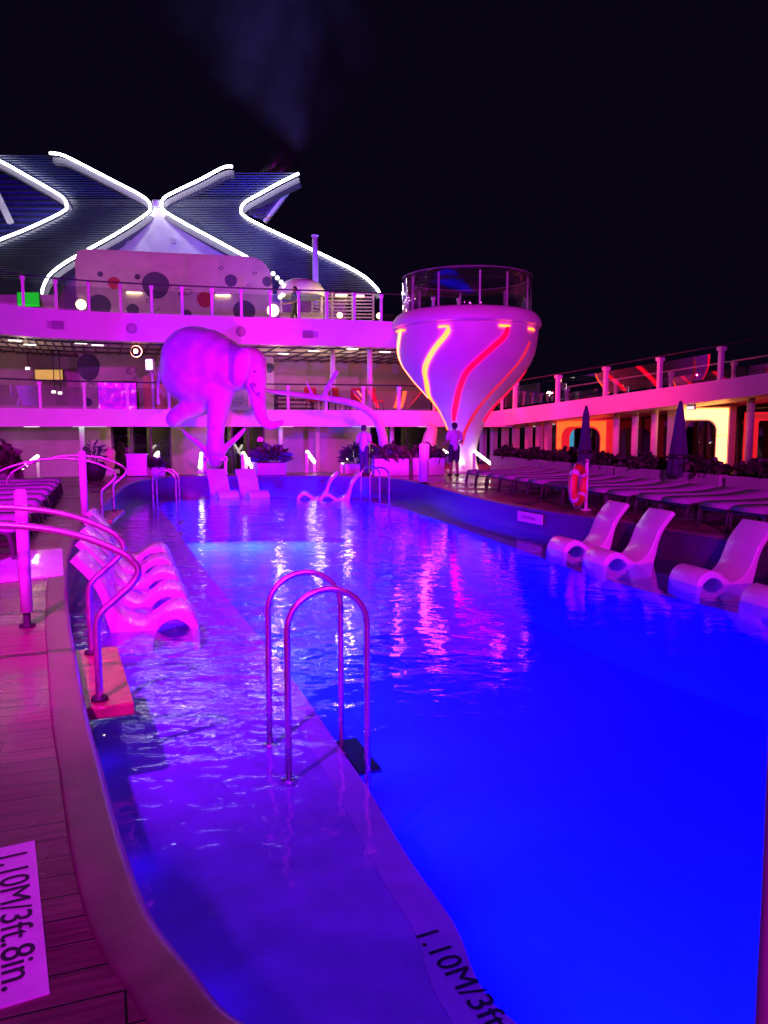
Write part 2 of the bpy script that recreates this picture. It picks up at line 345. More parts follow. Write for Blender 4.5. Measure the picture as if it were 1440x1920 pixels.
def text_mesh(body, size, origin, xd, yd, lift=.004, spacing=1.0, sx=1.0, bold=0, fit=None):
    cu = bpy.data.curves.new('lettering', 'FONT'); cu.body = body; cu.size = size; cu.space_character = spacing; cu.offset = bold * size
    o = bpy.data.objects.new('lettering', cu); link(o)
    dg = bpy.context.evaluated_depsgraph_get(); me = bpy.data.meshes.new_from_object(o.evaluated_get(dg)); bpy.data.objects.remove(o)
    if fit: sx = fit / max(v.co.x for v in me.vertices)
    mb = MB(); xd = Vector(xd).normalized(); yd = Vector(yd).normalized(); n = xd.cross(yd)
    for q in range(3): mb.add([Vector(origin) + xd * (v.co.x * sx + (q - 1) * .014 * size) + yd * v.co.y + n * (lift + q * .0006) for v in me.vertices], [tuple(p.vertices) for p in me.polygons])
    return mb
def sheet(rings, z, name, m, kind='structure'):
    tri = geometry.tessellate_polygon([[Vector((p[0], p[1], 0)) for p in r] for r in rings]); flat = [Vector((p[0], p[1], z)) for r in rings for p in r]
    o = MB().add(flat, tri).build(name, m); return tag(o, kind=kind)
ORD = ['first', 'second', 'third', 'fourth', 'fifth', 'sixth', 'seventh', 'eighth', 'ninth', 'tenth', 'eleventh', 'twelfth', 'thirteenth', 'fourteenth', 'fifteenth', 'sixteenth']

# ------------------------------------------------------------------ pool, deck, sea
Gd = lambda x, y: G(x, y, DECK)
rim = [Vector((-.12, 1.86, 0)), Vector((.6, 1.8, 0)), Vector((2.4, 1.78, 0)), Vector((4.6, 1.78, 0)), Vector((6.6, 1.9, 0)), Vector((7.1, 3.2, 0)), Vector((6.8, 6.2, 0)),
       Gd(1440, 1038) + Vector((.75, .26, 0)), Gd(1230, 999) + Vector((.52, .19, 0)), Gd(1113, 976) + Vector((.44, .16, 0)), Gd(975, 953) + Vector((.24, .09, 0)), Gd(880, 931) + Vector((.1, .03, 0)), Gd(800, 908), Gd(748, 898), Gd(690, 893), Gd(560, 892), Gd(430, 892), Gd(330, 893),
       Gd(285, 897), Gd(240, 907), Gd(190, 950), Gd(155, 985), Gd(130, 1030), Gd(121, 1080), Gd(125, 1160), Gd(138, 1240), Gd(150, 1310), Gd(163, 1370),
       Gd(180, 1430), Gd(197, 1500), Gd(225, 1600), Gd(270, 1715), Gd(345, 1815), Gd(445, 1920)]
rim = [Vector((p.x, p.y, 0)) for p in rim]
rim = catmull(rim, 5, True)
cop = offset_ring(rim, .165)
SH = -.25
Gs = lambda x, y: G(x, y, SH)
deep = [Gs(975, 1925), Vector((1.5, 2.35, 0)), Vector((3, 2.25, 0)), Vector((5.4, 2.3, 0)), Vector((6.2, 3.6, 0)), Vector((5.7, 6.0, 0)), Gs(1440, 1165), Gs(1250, 1118), Gs(1100, 1076), Gs(1000, 1040), Gs(900, 1003), Gs(800, 968),
        Gs(700, 943), Gs(600, 937), Gs(450, 937), Gs(330, 940), Gs(300, 950), Gs(325, 985), Gs(370, 1050), Gs(425, 1120), Gs(490, 1200), Gs(560, 1290), Gs(635, 1400), Gs(690, 1480), Gs(760, 1600), Gs(850, 1730)]
deep = [Vector((p.x, p.y, 0)) for p in deep]
deep = catmull(deep, 5, True)
deck_out = [(-20, -9), (22, -9), (22, 18), (10, 34), (2.2, 33.5), (2.2, 28.9), (-16.5, 22.6), (-20, 12)]
sheet([deck_out, cop], DECK, 'pool_deck', 'planks')
main_deck = sheet([[(-40, 14), (-20, 12), (-16.5, 22.6), (2.2, 28.9), (2.2, 33.5), (10, 34), (22, 18), (40, 18), (40, 75), (-40, 75)]], -.7, 'main_deck', 'grey')
MB().ribbon([(-20, 12), (-16.5, 22.6), (2.2, 28.9), (2.2, 33.5), (10, 34)], -.7, DECK - .01, .05).build('deck_edge_wall', 'white')['kind'] = 'structure'
sea = MB().add([(-3000, -3000, -32), (3000, -3000, -32), (3000, 3000, -32), (-3000, 3000, -32)], [(0, 1, 2, 3)]).build('sea', mat('night_sea', (.004, .005, .01), .2, bump=.6, bscale=.4)); sea['kind'] = 'structure'
# coping: a stone band with a rounded inner lip standing a little proud of the planks
mb = MB(); k = len(rim); vs = []; fs = []
lip = offset_ring(rim, -.025)
prof = [(cop, DECK - .03), (cop, DECK + .005), (offset_ring(rim, .158), DECK + .008), (offset_ring(rim, .15), DECK + .009), (offset_ring(rim, .012), DECK + .009), (offset_ring(rim, .0), DECK + .006), (lip, DECK - .015), (lip, DECK - .05), (rim, DECK - .06)]
for i in range(k):
    for r_, z in prof: vs.append((r_[i].x, r_[i].y, z))
n_ = len(prof)
for i in range(k):
    j = (i + 1) % k
    for q in range(n_ - 1): fs.append((i * n_ + q, j * n_ + q, j * n_ + q + 1, i * n_ + q + 1))
mb.add(vs, fs, True).build('pool_coping', 'coping')['kind'] = 'structure'
def ring_wall(ring, z0, z1, name, m):
    vs = []; fs = []; k = len(ring); L_ = [0]
    for i in range(k): L_.append(L_[-1] + (ring[(i + 1) % k] - ring[i]).length)
    for p in ring: vs += [(p.x, p.y, z0), (p.x, p.y, z1)]
    for i in range(k): j = (i + 1) % k; fs.append((2 * i, 2 * j, 2 * j + 1, 2 * i + 1))
    me = bpy.data.meshes.new(name); me.from_pydata(vs, [], fs); me.materials.append(M[m]); uv = me.uv_layers.new(name='UVMap')
    for p in me.polygons:
        i = p.index
        for li, (a, b) in zip(p.loop_indices, ((L_[i], z0), (L_[i + 1], z0), (L_[i + 1], z1), (L_[i], z1))): uv.data[li].uv = (a, b)
        p.use_smooth = True
    o = link(bpy.data.objects.new(name, me)); o['kind'] = 'structure'; return o
ring_wall(rim, SH, DECK - .055, 'pool_wall', 'tile')
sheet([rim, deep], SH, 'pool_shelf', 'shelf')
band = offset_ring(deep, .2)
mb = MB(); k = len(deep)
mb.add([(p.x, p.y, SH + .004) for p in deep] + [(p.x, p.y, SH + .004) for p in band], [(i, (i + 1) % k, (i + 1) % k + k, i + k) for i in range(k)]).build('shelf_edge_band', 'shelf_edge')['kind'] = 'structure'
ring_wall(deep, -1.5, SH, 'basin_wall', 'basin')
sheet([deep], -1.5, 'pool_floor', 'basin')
wt = sheet([rim], 0, 'pool_water', 'water')
# underwater lamps along the shelf wall (built under the lip, where the camera side of the pool hides them)
idx = {0: 0}
def blue(p, q, power, w=1.2): return lamp('pool_lamp_light', 'AREA', p, q, (0, .0022, 1), power, size=(w, .3))
acc = 0; kd = len(deep)
for i in range(kd):                                       # along the left riser from far to near
    p, q = deep[i - 1], deep[i]; acc += (q - p).length
    if q.x > .75 or acc < 1.25 or (q.x > -.8 and q.y > 18): continue
    acc = 0; t = (deep[(i + 1) % kd] - deep[i - 1]).normalized(); nrm = Vector((-t.y, t.x, 0)); c = q + nrm * .06
    lo = blue((c.x, c.y, -.72), (c.x + nrm.x * 4, c.y + nrm.y * 4, -2.5), 230 + 34 * max(0, q.y - 4) + 70 * max(0, q.y - 13), 1.15)
    lo.data.spread = R(56)
for x in (1.3, 2.9, 4.5): blue((x, 2.5, -.72), (x, 6.5, -2.5), 300)
# (s_.x + .1, s_.y + .05, -.62), (s_.x + 4, s_.y + 2, -1.5), 320)
for px, py in ((312, 968), (345, 1015)):                 # two lamps on the same riser turned to the far end wall
    s_ = Gs(px, py); blue((s_.x + .14, s_.y, -.75), (s_.x + 2.6, 25.5, -1.3), 1100, .6)
# dim blue points added for pool light scattered in the shallow water
for a, b in ((300, 1560), (430, 1800), (215, 1380)):
    g_ = G(a, b, -.05); lamp('shelf_scatter_fill', 'POINT', (g_.x - .1, g_.y, -.08), None, (.04, .0, 1), .8, .04)

# ------------------------------------------------------------------ depth signs
def depth_sign():
    o0 = G(65, 1573, DECK + .012); xd = -EA.copy(); xd = (G(93, 1855, DECK) - G(65, 1573, DECK)); xd.z = 0; Ls = xd.length; xd.normalize(); yd = Vector((-xd.y, xd.x, 0)); W = .27
    t = thing('depth_sign', 'pale deck plate lettered 1.10M/3ft.8in. lying on the planks', 'sign', (o0.x, o0.y, DECK))
    mb = MB(); c = o0 + xd * Ls / 2 - yd * W / 2; c.z = DECK + .004; mb.bar(c - xd * Ls / 2, c + xd * Ls / 2, W, .008, bev=.003).build('plate', 'sign', t, t)
    text_mesh('1.10M/3ft.8in.', .136, Vector((c.x, c.y, DECK + .0085)) - xd * (Ls / 2 - .05) + yd * (W / 2 - .122), xd, yd, .001, 1, 1, 0, fit=Ls - .11).build('lettering', 'ink', t, t)
depth_sign()
a_, b_ = G(790, 1745, SH), G(930, 1925, SH); xd = (b_ - a_).normalized(); yd = Vector((-xd.y, xd.x, 0))
tx = text_mesh('1.10M/3ft.8in.', .165, Vector((a_.x, a_.y, SH + .006)) - yd * .045, xd, yd, .001, 1.02, 1, 0).solo('shelf_lettering', 'ink', (a_.x, a_.y, SH + .006))
tag(tx, 'black 1.10M/3ft lettering under water on the pale shelf edge', 'lettering')
a_, b_ = P(975, 970, 15.4), P(1030, 980, 14.55)
def wall_sign():
    i0 = min(range(len(rim)), key=lambda i: (rim[i] - Vector((2.72, 15.0, 0))).length); p = rim[i0]; tdir = (rim[i0 - 1] - rim[(i0 + 1) % len(rim)]).normalized()
    nrm = Vector((-tdir.y, tdir.x, 0))
    if nrm.dot(Vector((-1, 0, 0))) < 0: nrm = -nrm
    if tdir.x < 0: tdir = -tdir
    c = p + nrm * .03; t = thing('wall_sign', 'small pale depth plate on the tiled wall at the right of the pool', 'sign', (c.x, c.y, .16)); cc = Vector((c.x, c.y, .3))
    MB().bar(cc - tdir * .42, cc + tdir * .42, .016, .2, bev=.003).build('plate', 'sign', t, t)
    text_mesh('1.10M/3ft.8in.', .1, cc - tdir * .33 - UP * .035 + nrm * .009, tdir, UP, .001).build('lettering', 'ink', t, t)
wall_sign()

# ------------------------------------------------------------------ handrails with step platforms
RAILP = [(0, .352), (0, .62), (0, .84), (.03, .92), (.12, 1.0), (.22, 1.09), (.262, 1.16), (.25, 1.22), (.17, 1.3), (-.05, 1.41), (-.3, 1.48), (-.62, 1.515), (-1.0, 1.5), (-1.4, 1.42), (-1.75, 1.28), (-1.93, 1.14), (-2.0, .95), (-2.0, .51)]
def handrail(px, py, label, dz=0, group='stair handrails at the pool entries', scale_t=1):
    b = G(px, py, .35); t = thing('stair_handrail', label, 'handrail', (b.x, b.y, DECK), 0, group)
    pts = catmull([b * 1 + ET * a * scale_t - Vector((0, 0, b.z)) + UP * z for a, z in RAILP], 5)
    MB().tube(pts, .023, 12).build('rail', 'steel', t, t)
    f = MB()
    f.lathe([(0, .372), (.05, .372), (.055, .351), (0, .351)], (b.x, b.y, 0), 20)
    f.build('foot_cap', 'black', t, t)
    e = b + ET * (-2.0 * scale_t); MB().lathe([(0, DECK + .022), (.05, DECK + .022), (.055, DECK + .001), (0, DECK + .001)], (e.x, e.y, 0), 20).build('foot_cap', 'steel', t, t)
    return b
def step_platform(b1, b2, label):
    mid = (b1 + b2) / 2; ax = (b2 - b1); ax.z = 0; ln = ax.length; ax.normalize(); sd = Vector((ax.y, -ax.x, 0))
    t = thing('step_platform', label, 'steps', (mid.x, mid.y, SH), 0, 'wooden entry steps of the pool')
    c = mid - sd * .05; c.z = .31
    MB().bar(c - ax * (ln / 2 + .14), c + ax * (ln / 2 + .14), .5, .08, bev=.012).build('top_step', 'wood', t, t)
    for q in (-1, 1):
        MB().bar(mid + ax * q * (ln / 2 - .05) - sd * .12 - UP * (.35 - .27), mid + ax * q * (ln / 2 - .05) - sd * .12 - UP * (.35 - SH), .06, .06).build('leg', 'grey', t, t)
b1 = handrail(187, 1312, 'near curved steel handrail in front, its foot on the wooden step')
b2 = handrail(172, 1225, 'curved steel handrail running just behind the near one')
step_platform(b1, b2, 'wet wooden entry step with two handrails in the near left of the pool')
b3 = handrail(192, 974, 'thin arched steel handrail far down the left side, front one of the far pair')
b4 = handrail(214, 958, 'thin arched steel handrail far down the left side, rear one of the far pair')
step_platform(b3, b4, 'small wooden entry step far down the left side of the pool')
# the bright railing post close to the camera at the right
t = thing('railing_post', 'pale upright railing post close by at the right edge', 'post', (.905, 1.68, DECK))
MB().tube(catmull([(.914, 1.68, DECK), (.912, 1.68, 1.0), (.912, 1.69, 1.45), (.925, 1.69, 1.63), (.97, 1.69, 1.72), (1.05, 1.69, 1.75), (1.3, 1.69, 1.75), (1.6, 1.69, 1.75), (1.68, 1.69, 1.69), (1.7, 1.69, 1.5), (1.7, 1.68, DECK)], 5), .03, 14).build('rail', 'grey', t, t)
MB().lathe([(0, DECK + .025), (.06, DECK + .025), (.065, DECK + .001), (0, DECK + .001)], (.914, 1.68, 0), 20).build('foot_cap', 'steel', t, t)
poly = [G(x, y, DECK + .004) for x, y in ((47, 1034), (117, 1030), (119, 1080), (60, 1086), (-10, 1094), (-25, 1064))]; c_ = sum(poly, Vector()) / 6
o = MB().extrude(poly, (0, 0, .012)).solo('deck_sheen_plate', 'white_gloss', (c_.x, c_.y, DECK)); tag(o, 'pale thin plate added for the violet sheen on the wet planks beside the left pool loungers', 'added plate')  # added plate, carries the violet reflection seen on the wet deck
# round deck posts
def deck_post(px, y_top, Y, r, label, base_h=.12):
    c = P(px, 900, Y); top = P(px, y_top, Y).z; t = thing('deck_post', label, 'post', (c.x, c.y, DECK))
    MB().lathe([(0, top), (r * .7, top), (r, top - .02), (r, DECK + base_h), (r * .7, DECK + base_h), (0, DECK + base_h)], (c.x, c.y, 0), 28).build('shaft', 'white', t, t)
    MB().lathe([(0, DECK + base_h + .004), (r * .62, DECK + base_h + .004), (r * .62, DECK + .02), (r * 1.3, DECK + .018), (r * 1.35, DECK + .001), (0, DECK + .001)], (c.x, c.y, 0), 28).build('base', 'black', t, t)
deck_post(37, 918, 6.05, .047, 'thick white post with black foot behind the near handrails')
deck_post(156, 846, 12.6, .06, 'tall white post crossed by the far arched handrails')
deck_post(795, 832, 21.6, .14, 'stout white bollard standing on the far right corner of the pool deck', .06)

# ------------------------------------------------------------------ pool ladders
def make_ladder(label):
    t = thing('pool_ladder', label, 'ladder', (0, 0, 0), 0, 'steel pool ladders')
    w, g = .55, .62
    for q in (0, 1):
        y = q * g
        pts = [(0, y, SH + .002), (0, y, .4), (0, y, .78)] + [(w / 2 - w / 2 * math.cos(a), y, .78 + .26 * math.sin(a)) for a in [math.pi * i / 12 for i in range(1, 12)]] + [(w, y, .78), (w, y, .3), (w, y, -1.2)]
        MB().tube(pts, .022, 12).build('side_rail', 'steel', t)
        MB().lathe([(0, SH + .03), (.05, SH + .03), (.055, SH + .002), (0, SH + .002)], (0, y, 0), 18).build('foot_cap', 'steel', t)
    for z in (-.28, -.58, -.88):
        MB().bbox((w + .03, g / 2, z), (.17, g - .05, .035), b=.006).build('tread', 'dark_metal', t)
    return t
lad = make_ladder('large steel pool ladder in front, two arched rails standing in the water')
lad.location = G(541, 1400, 0) * 1; lad.location.z = 0; lad.rotation_euler.z = R(20)
for px, py, rz, lb in ((694, 951, 24, 'small steel pool ladder at the far right end of the pool'), (288, 962, 8, 'small steel pool ladder at the far left end of the pool')):
    o = copy_tree(lad); g_ = G(px, py, 0); o.location = (g_.x, g_.y, 0); o.rotation_euler.z = R(rz); o['label'] = lb

# ------------------------------------------------------------------ in-pool loungers
def make_chaise(label):
    t = thing('pool_lounger', label, 'lounger', (0, 0, SH), 0, 'moulded white loungers standing in the shallow water')
    top = catmull([(-.22, 1.14), (-.1, 1.0), (.03, .82), (.1, .65), (.17, .49), (.28, .36), (.42, .3), (.54, .36), (.65, .44), (.77, .485), (.89, .46), (.98, .37), (1.03, .22), (1.03, .0)], 4)
    und = catmull([(.95, .0), (.945, .2), (.89, .31), (.78, .37), (.67, .34), (.58, .25), (.54, .12), (.53, .0)], 4)
    back = catmull([(.12, .0), (.1, .22), (.05, .44), (.0, .66), (-.1, .86), (-.29, 1.09)], 4)
    poly = [(p.x, p.y) for p in (Vector((a[0], a[1], 0)) for a in top)] + [(a[0], a[1]) for a in und] + [(a[0], a[1]) for a in back]
    bm = bmesh.new(); W = .33
    vs = [bm.verts.new((x, -W, z)) for x, z in poly]; f = bm.faces.new(vs)
    r = bmesh.ops.extrude_face_region(bm, geom=[f]); ev = [v for v in r['geom'] if isinstance(v, bmesh.types.BMVert)]; bmesh.ops.translate(bm, vec=(0, 2 * W, 0), verts=ev)
    side = [e for e in bm.edges if all(abs(v.co.y + W) < 1e-4 for v in e.verts) or all(abs(v.co.y - W) < 1e-4 for v in e.verts)]
    bmesh.ops.bevel(bm, geom=side, offset=.035, segments=3, affect='EDGES', profile=.5, clamp_overlap=True)
    bmesh.ops.recalc_face_normals(bm, faces=bm.faces); me = bpy.data.meshes.new('shell'); bm.to_mesh(me); bm.free(); me.materials.append(M['white_gloss'])
    for p in me.polygons: p.use_smooth = len(p.vertices) == 4
    o = link(bpy.data.objects.new('shell', me)); o.parent = t
    return t
ch = make_chaise('')
def place_chaise(first, near_foot, rz, label):
    """near_foot: where the foot corner on the camera side stands; rz: heading from backrest to foot"""
    o = ch if first else copy_tree(ch)
    d = Vector((math.cos(rz), math.sin(rz), 0)); n = Vector((-d.y, d.x, 0)); n = n if n.y < 0 else -n
    p = Vector((near_foot[0], near_foot[1], 0)) - d * .97 - n * .313
    o.location = (p.x, p.y, SH + .002); o.rotation_euler.z = rz; o.scale = (.95, .95, .92); o['label'] = label; return o
A_ = R(15) + math.pi
for i, (x, y, lb) in enumerate(((3.02, 12.75, 'white moulded lounger in the water beside the life ring, farther of that pair'), (3.33, 11.5, 'white moulded lounger in the water below the life ring, nearer of that pair'),
                                (4.14, 9.98, 'white moulded lounger partly cut by the right edge, its arch open beside the water'), (4.5, 8.6, 'white moulded lounger nearest at the right edge, mostly out of the picture'))):
    place_chaise(i == 0, (x, y), A_, lb)
for i in range(5):
    p = Vector((-1.95, 7.9, 0)) + Vector((-.33, .944, 0)) * 1.12 * i
    place_chaise(False, (p.x, p.y), R(14), 'magenta lit moulded lounger on the left shelf, %s of the five counted from the camera' % ORD[i])
for px, py, rz, lb in ((412, 934, -58, 'moulded lounger facing us at the far end of the pool, left of that pair'), (470, 934, -58, 'moulded lounger facing us at the far end of the pool, right of that pair')):
    g_ = G(px, py, 0); place_chaise(False, (g_.x, g_.y), R(rz), lb)
for px, py, rz, lb in ((556, 936, 186, 'moulded lounger seen from the side at the far end, left of that pair'), (598, 938, 186, 'moulded lounger seen from the side at the far end, beside the small ladder')):
    g_ = G(px, py, 0); place_chaise(False, (g_.x, g_.y), R(rz), lb)

# ------------------------------------------------------------------ sun loungers on the deck
def make_sunbed(label):
    t = thing('sun_lounger', label, 'sun lounger', (0, 0, 0), 0, 'sun loungers in the row right of the pool')
    W = .62
    f = MB()
    for q in (-1, 1): f.tube(catmull([(.0, q * W / 2, .06), (.02, q * W / 2, .25), (.1, q * W / 2, .33), (.3, q * W / 2, .345), (1.2, q * W / 2, .345), (1.95, q * W / 2, .36)], 4), .018, 8)
    f.bar((.06, -W / 2, .3), (.06, W / 2, .3), .03, .03); f.bar((1.94, -W / 2, .36), (1.94, W / 2, .36), .03, .03); f.bar((1.0, -W / 2, .335), (1.0, W / 2, .335), .03, .03)
    f.build('frame', 'frame', t)
    for x, q in ((.0, -1), (.0, 1), (1.55, -1), (1.55, 1)):
        MB().bar((x + .05, q * W / 2, .33), (x, q * W / 2, .0), .03, .04, bev=.004).build('leg', 'frame', t)
    c = MB(); n = 12
    for i in range(n):      # slightly sagging mattress with soft ends
        pass
    poly = catmull([(.04, .335), (.02, .375), (.06, .415), (.25, .425), (.7, .42), (1.25, .425), (1.5, .44), (1.9, .49), (1.98, .47), (1.97, .43), (1.5, .372), (.7, .355)], 4, True)
    bm = bmesh.new(); vs = [bm.verts.new((p[0], -W / 2 + .01, p[1])) for p in poly]; fc = bm.faces.new(vs); r = bmesh.ops.extrude_face_region(bm, geom=[fc])
    bmesh.ops.translate(bm, vec=(0, W - .02, 0), verts=[v for v in r['geom'] if isinstance(v, bmesh.types.BMVert)])
    sd = [e for e in bm.edges if abs(e.verts[0].co.y - e.verts[1].co.y) < 1e-5]; bmesh.ops.bevel(bm, geom=sd, offset=.02, segments=2, affect='EDGES', clamp_overlap=True)
    bmesh.ops.recalc_face_normals(bm, faces=bm.faces); me = bpy.data.meshes.new('mattress'); bm.to_mesh(me); bm.free(); me.materials.append(M['fabric'])
    for p in me.polygons: p.use_smooth = len(p.vertices) == 4
    o = link(bpy.data.objects.new('mattress', me)); o.parent = t
    return t
sb = make_sunbed(''); n = 0
for i in range(8):
    for q in (0, 1):
        s_ = -2.75 + i * 1.56 + q * .68; p = Vector((4.95, 12.4, 0)) + EA * s_ + ET * (.006 * max(0, s_) ** 2)
        o = sb if n == 0 else copy_tree(sb)
        o.location = (p.x, p.y, DECK + .001); o.rotation_euler.z = ANG + R(random.uniform(-2, 2)); o['label'] = 'sun lounger %s from the near end of the row right of the pool' % ORD[n]; n += 1
n = 0
for i in range(9):      # left row: feet towards the pool
    s_ = i * .86; p = Vector((-4.55, 9.4, 0)) + Vector((-.33, .944, 0)) * s_ * 1.25
    o = copy_tree(sb); o.location = (p.x, p.y, DECK + .001); o.rotation_euler.z = math.pi + ANG + R(random.uniform(-2, 2))
    o['label'] = 'sun lounger %s from the camera in the row left of the pool' % ORD[n]; o['group'] = 'sun loungers in the row left of the pool'; n += 1

# ------------------------------------------------------------------ planters
def leaves(mb, c, rx, ry, h, n, size, seed, spiky=False):
    rnd = random.Random(seed)
    for i in range(n):
        a = rnd.uniform(0, 2 * math.pi); r = math.sqrt(rnd.random()); z = rnd.random() ** .8 * h * (1.05 - .6 * r)
        p = Vector(c) + Vector((rx * r * math.cos(a), ry * r * math.sin(a), z))
        d = Vector((math.cos(a) * (r + .2), math.sin(a) * (r + .2), rnd.uniform(.2, 1.3))).normalized() if spiky else Vector((rnd.gauss(0, 1), rnd.gauss(0, 1), rnd.gauss(.4, .8))).normalized()
        s = size * rnd.uniform(.6, 1.3); w = d.orthogonal().normalized(); w.rotate(Matrix.Rotation(rnd.uniform(0, 6.28), 3, d)); w *= s * (.16 if spiky else .34)
        bend = Vector((0, 0, -s * .25))
        mb.add([p, p + d * s * .5 + w, p + d * s + bend, p + d * s * .5 - w], [(0, 1, 2, 3)])
def planter(c, L_, W, H, rz, label, group, seed, ph=.38, nl=320, size=.14, spiky=False, mt='planter'):
    t = thing('planter', label, 'planter', (c[0], c[1], DECK if len(c) < 3 else c[2]), rz, group); z0 = 0
    MB().bbox((0, 0, H / 2), (L_, W, H - .002), b=.015).build('trough', mt, t)
    MB().bbox((0, 0, H - .002), (L_ - .08, W - .08, .02), b=.004).build('soil', 'soil', t)
    mb = MB(); leaves(mb, (0, 0, H), L_ * .5, W * .55, ph, nl, size, seed, spiky); mb.build('foliage', 'leaf', t); return t
k = 0
for i in range(9):
    s_ = -2.6 + i * 1.78; p = Vector((7.45, 13.3, 0)) + EA * s_ + ET * (.004 * max(0, s_) ** 2)
    planter((p.x, p.y), 1.6, .5, .66, ANG + math.pi / 2, 'pale planter with low dark shrubs behind the right loungers, %s from the near end' % ORD[k], 'planters behind the right loungers', 40 + i, .34, 420, .16); k += 1
def far_planter(px, y_base, Y, Lpx, Hpx, label, seed, **kw):
    c = P(px, y_base, Y); sc = Y / 1440
    planter((c.x, c.y, DECK), Lpx * sc, .55, Hpx * sc, R(14), label, 'planters at the far end of the pool', seed, **kw)
far_planter(508, 890, 25.6, 54, 23, 'far planter with a spiky shrub right of the elephant', 71, ph=.42, nl=300, size=.4, spiky=True)
far_planter(289, 888, 25.3, 40, 16, 'low far planter left of the elephant', 72, ph=.28, nl=220, size=.2)
far_planter(731, 890, 25.3, 66, 32, 'long far planter under the foot of the arched branch', 73, ph=.45, nl=480, size=.26)
far_planter(800, 890, 25.8, 62, 32, 'far planter between the white bollard and the standing man', 74, ph=.42, nl=420, size=.24)
far_planter(664, 890, 26.6, 40, 18, 'dark bushy far planter behind the man in the pale blue shirt', 75, ph=.65, nl=420, size=.3, spiky=True)
far_planter(10, 900, 22.5, 40, 20, 'dark bushy planter at the far left edge', 76, ph=.75, nl=480, size=.3, mt='dark_metal')
c_ = P(258, 890, 24.9)
t = thing('service_counter', 'plain white square counter at the far left corner of the pool', 'counter', (c_.x, c_.y, DECK), R(14))
MB().bbox((0, 0, .36), (.62, .5, .66), b=.01).build('body', 'white', t); MB().bbox((0, 0, .71), (.68, .56, .04), b=.008).build('top', 'white', t)
c_ = P(178, 892, 23.0)
t = thing('plant_pot', 'dark egg shaped pot with thin stems behind the far handrails', 'pot', (c_.x, c_.y, DECK))
MB().lathe([(0, .0), (.2, .0), (.28, .12), (.34, .3), (.33, .46), (.27, .55), (.23, .55), (.23, .5), (0, .5)], n=32).build('vessel', 'black', t)
mb = MB()
for i in range(9):
    a = random.uniform(0, 6.28); mb.tube(catmull([(.05 * math.cos(a), .05 * math.sin(a), .5), (.12 * math.cos(a), .12 * math.sin(a), .8), (.26 * math.cos(a), .26 * math.sin(a), 1.05)], 3), [.012] * 6 + [.004], 6)
leaves(mb, (0, 0, .62), .25, .25, .6, 70, .22, 9, True); mb.build('foliage', 'leaf', t)

# ------------------------------------------------------------------ life ring, parasols
c_ = P(1098, 960, 14.75)
t = thing('life_ring_stand', 'low white stand carrying the life ring by the coping', 'stand', (c_.x, c_.y, DECK))
MB().tube([(0, 0, .0), (0, 0, .98)], .035, 14).build('post', 'white', t); MB().lathe([(0, .02), (.1, .02), (.11, .001), (0, .001)], n=24).build('base', 'white', t)
h = MB(); h.tube(catmull([(0, -.02, .93), (-.05, -.1, .95), (-.08, -.15, .92)], 4), .012, 8); h.build('hook', 'dark_metal', t)
rc = P(1084, 910, 14.53); Rr, rr = .315, .085
t = thing('life_ring', 'orange life ring with pale tape bands hung on its stand', 'life ring', (rc.x, rc.y, rc.z), R(58))
def torus(mb, R0, r0, a0, a1, n=40, m=16):
    pts = [(R0 * math.cos(a0 + (a1 - a0) * i / n), 0, R0 * math.sin(a0 + (a1 - a0) * i / n)) for i in range(n + 1)]; mb.tube(pts, r0, m)
mb = MB(); mb.tube([(Rr * math.cos(2 * math.pi * i / 56), 0, Rr * math.sin(2 * math.pi * i / 56)) for i in range(56)], rr, 16, True); mb.build('ring', 'ring_orange', t)
for q in range(4):
    mb = MB(); a = math.pi / 4 + q * math.pi / 2; torus(mb, Rr, rr + .004, a - .14, a + .14, 6, 16); mb.build('tape_band', 'tape', t)
mb = MB(); mb.tube(catmull([((Rr + rr + .02 + (.03 if i % 2 else 0)) * math.cos(2 * math.pi * i / 16), 0, (Rr + rr + .02 + (.03 if i % 2 else 0)) * math.sin(2 * math.pi * i / 16)) for i in range(16)], 4, True), .007, 6, True); mb.build('grab_rope', 'tape', t)
def parasol(px, ytop, Y, wpx, label):
    c = P(px, 880, Y); zt = P(px, ytop, Y).z - DECK; w = wpx * Y / 1440 / 2
    t = thing('closed_parasol', label, 'parasol', (c.x, c.y, DECK), 0, 'closed parasols behind the right loungers')
    MB().lathe([(0, .06), (.3, .06), (.32, .0), (0, .0)], n=32).build('base', 'dark_metal', t); MB().tube([(0, 0, .05), (0, 0, zt)], .03, 12).build('pole', 'dark_metal', t)
    vs = []; fs = []; n = 40; prof = [(.04, zt), (.075, zt - .12), (w * .62, zt - .6), (w * .95, zt - 1.25), (w * 1.02, .62), (w * .9, .55), (.04, .6)]
    for r, z in prof:
        for j in range(n): a = 2 * math.pi * j / n; q = r * (1 + .16 * math.cos(8 * a) * min(1, r / w)); vs.append((q * math.cos(a), q * math.sin(a), z + .03 * math.cos(8 * a) * (z < 1)))
    for i in range(len(prof) - 1):
        for j in range(n): fs.append((i * n + j, i * n + (j + 1) % n, (i + 1) * n + (j + 1) % n, (i + 1) * n + j))
    MB().add(vs, fs, True).build('canopy', 'canvas', t); MB().lathe([(0, zt + .08), (.03, zt + .06), (.045, zt), (0, zt)], n=16).build('finial', 'dark_metal', t)
    MB().lathe([(w * .93, 1.02), (w * 1.1, 1.0), (w * 1.1, .95), (w * .93, .93)], n=32).build('strap', 'dark_metal', t)
parasol(1096, 766, 19.4, 26, 'narrow dark closed parasol in front of the orange portal')
parasol(1271, 758, 16.2, 37, 'larger dark closed parasol beside the bright yellow portal')

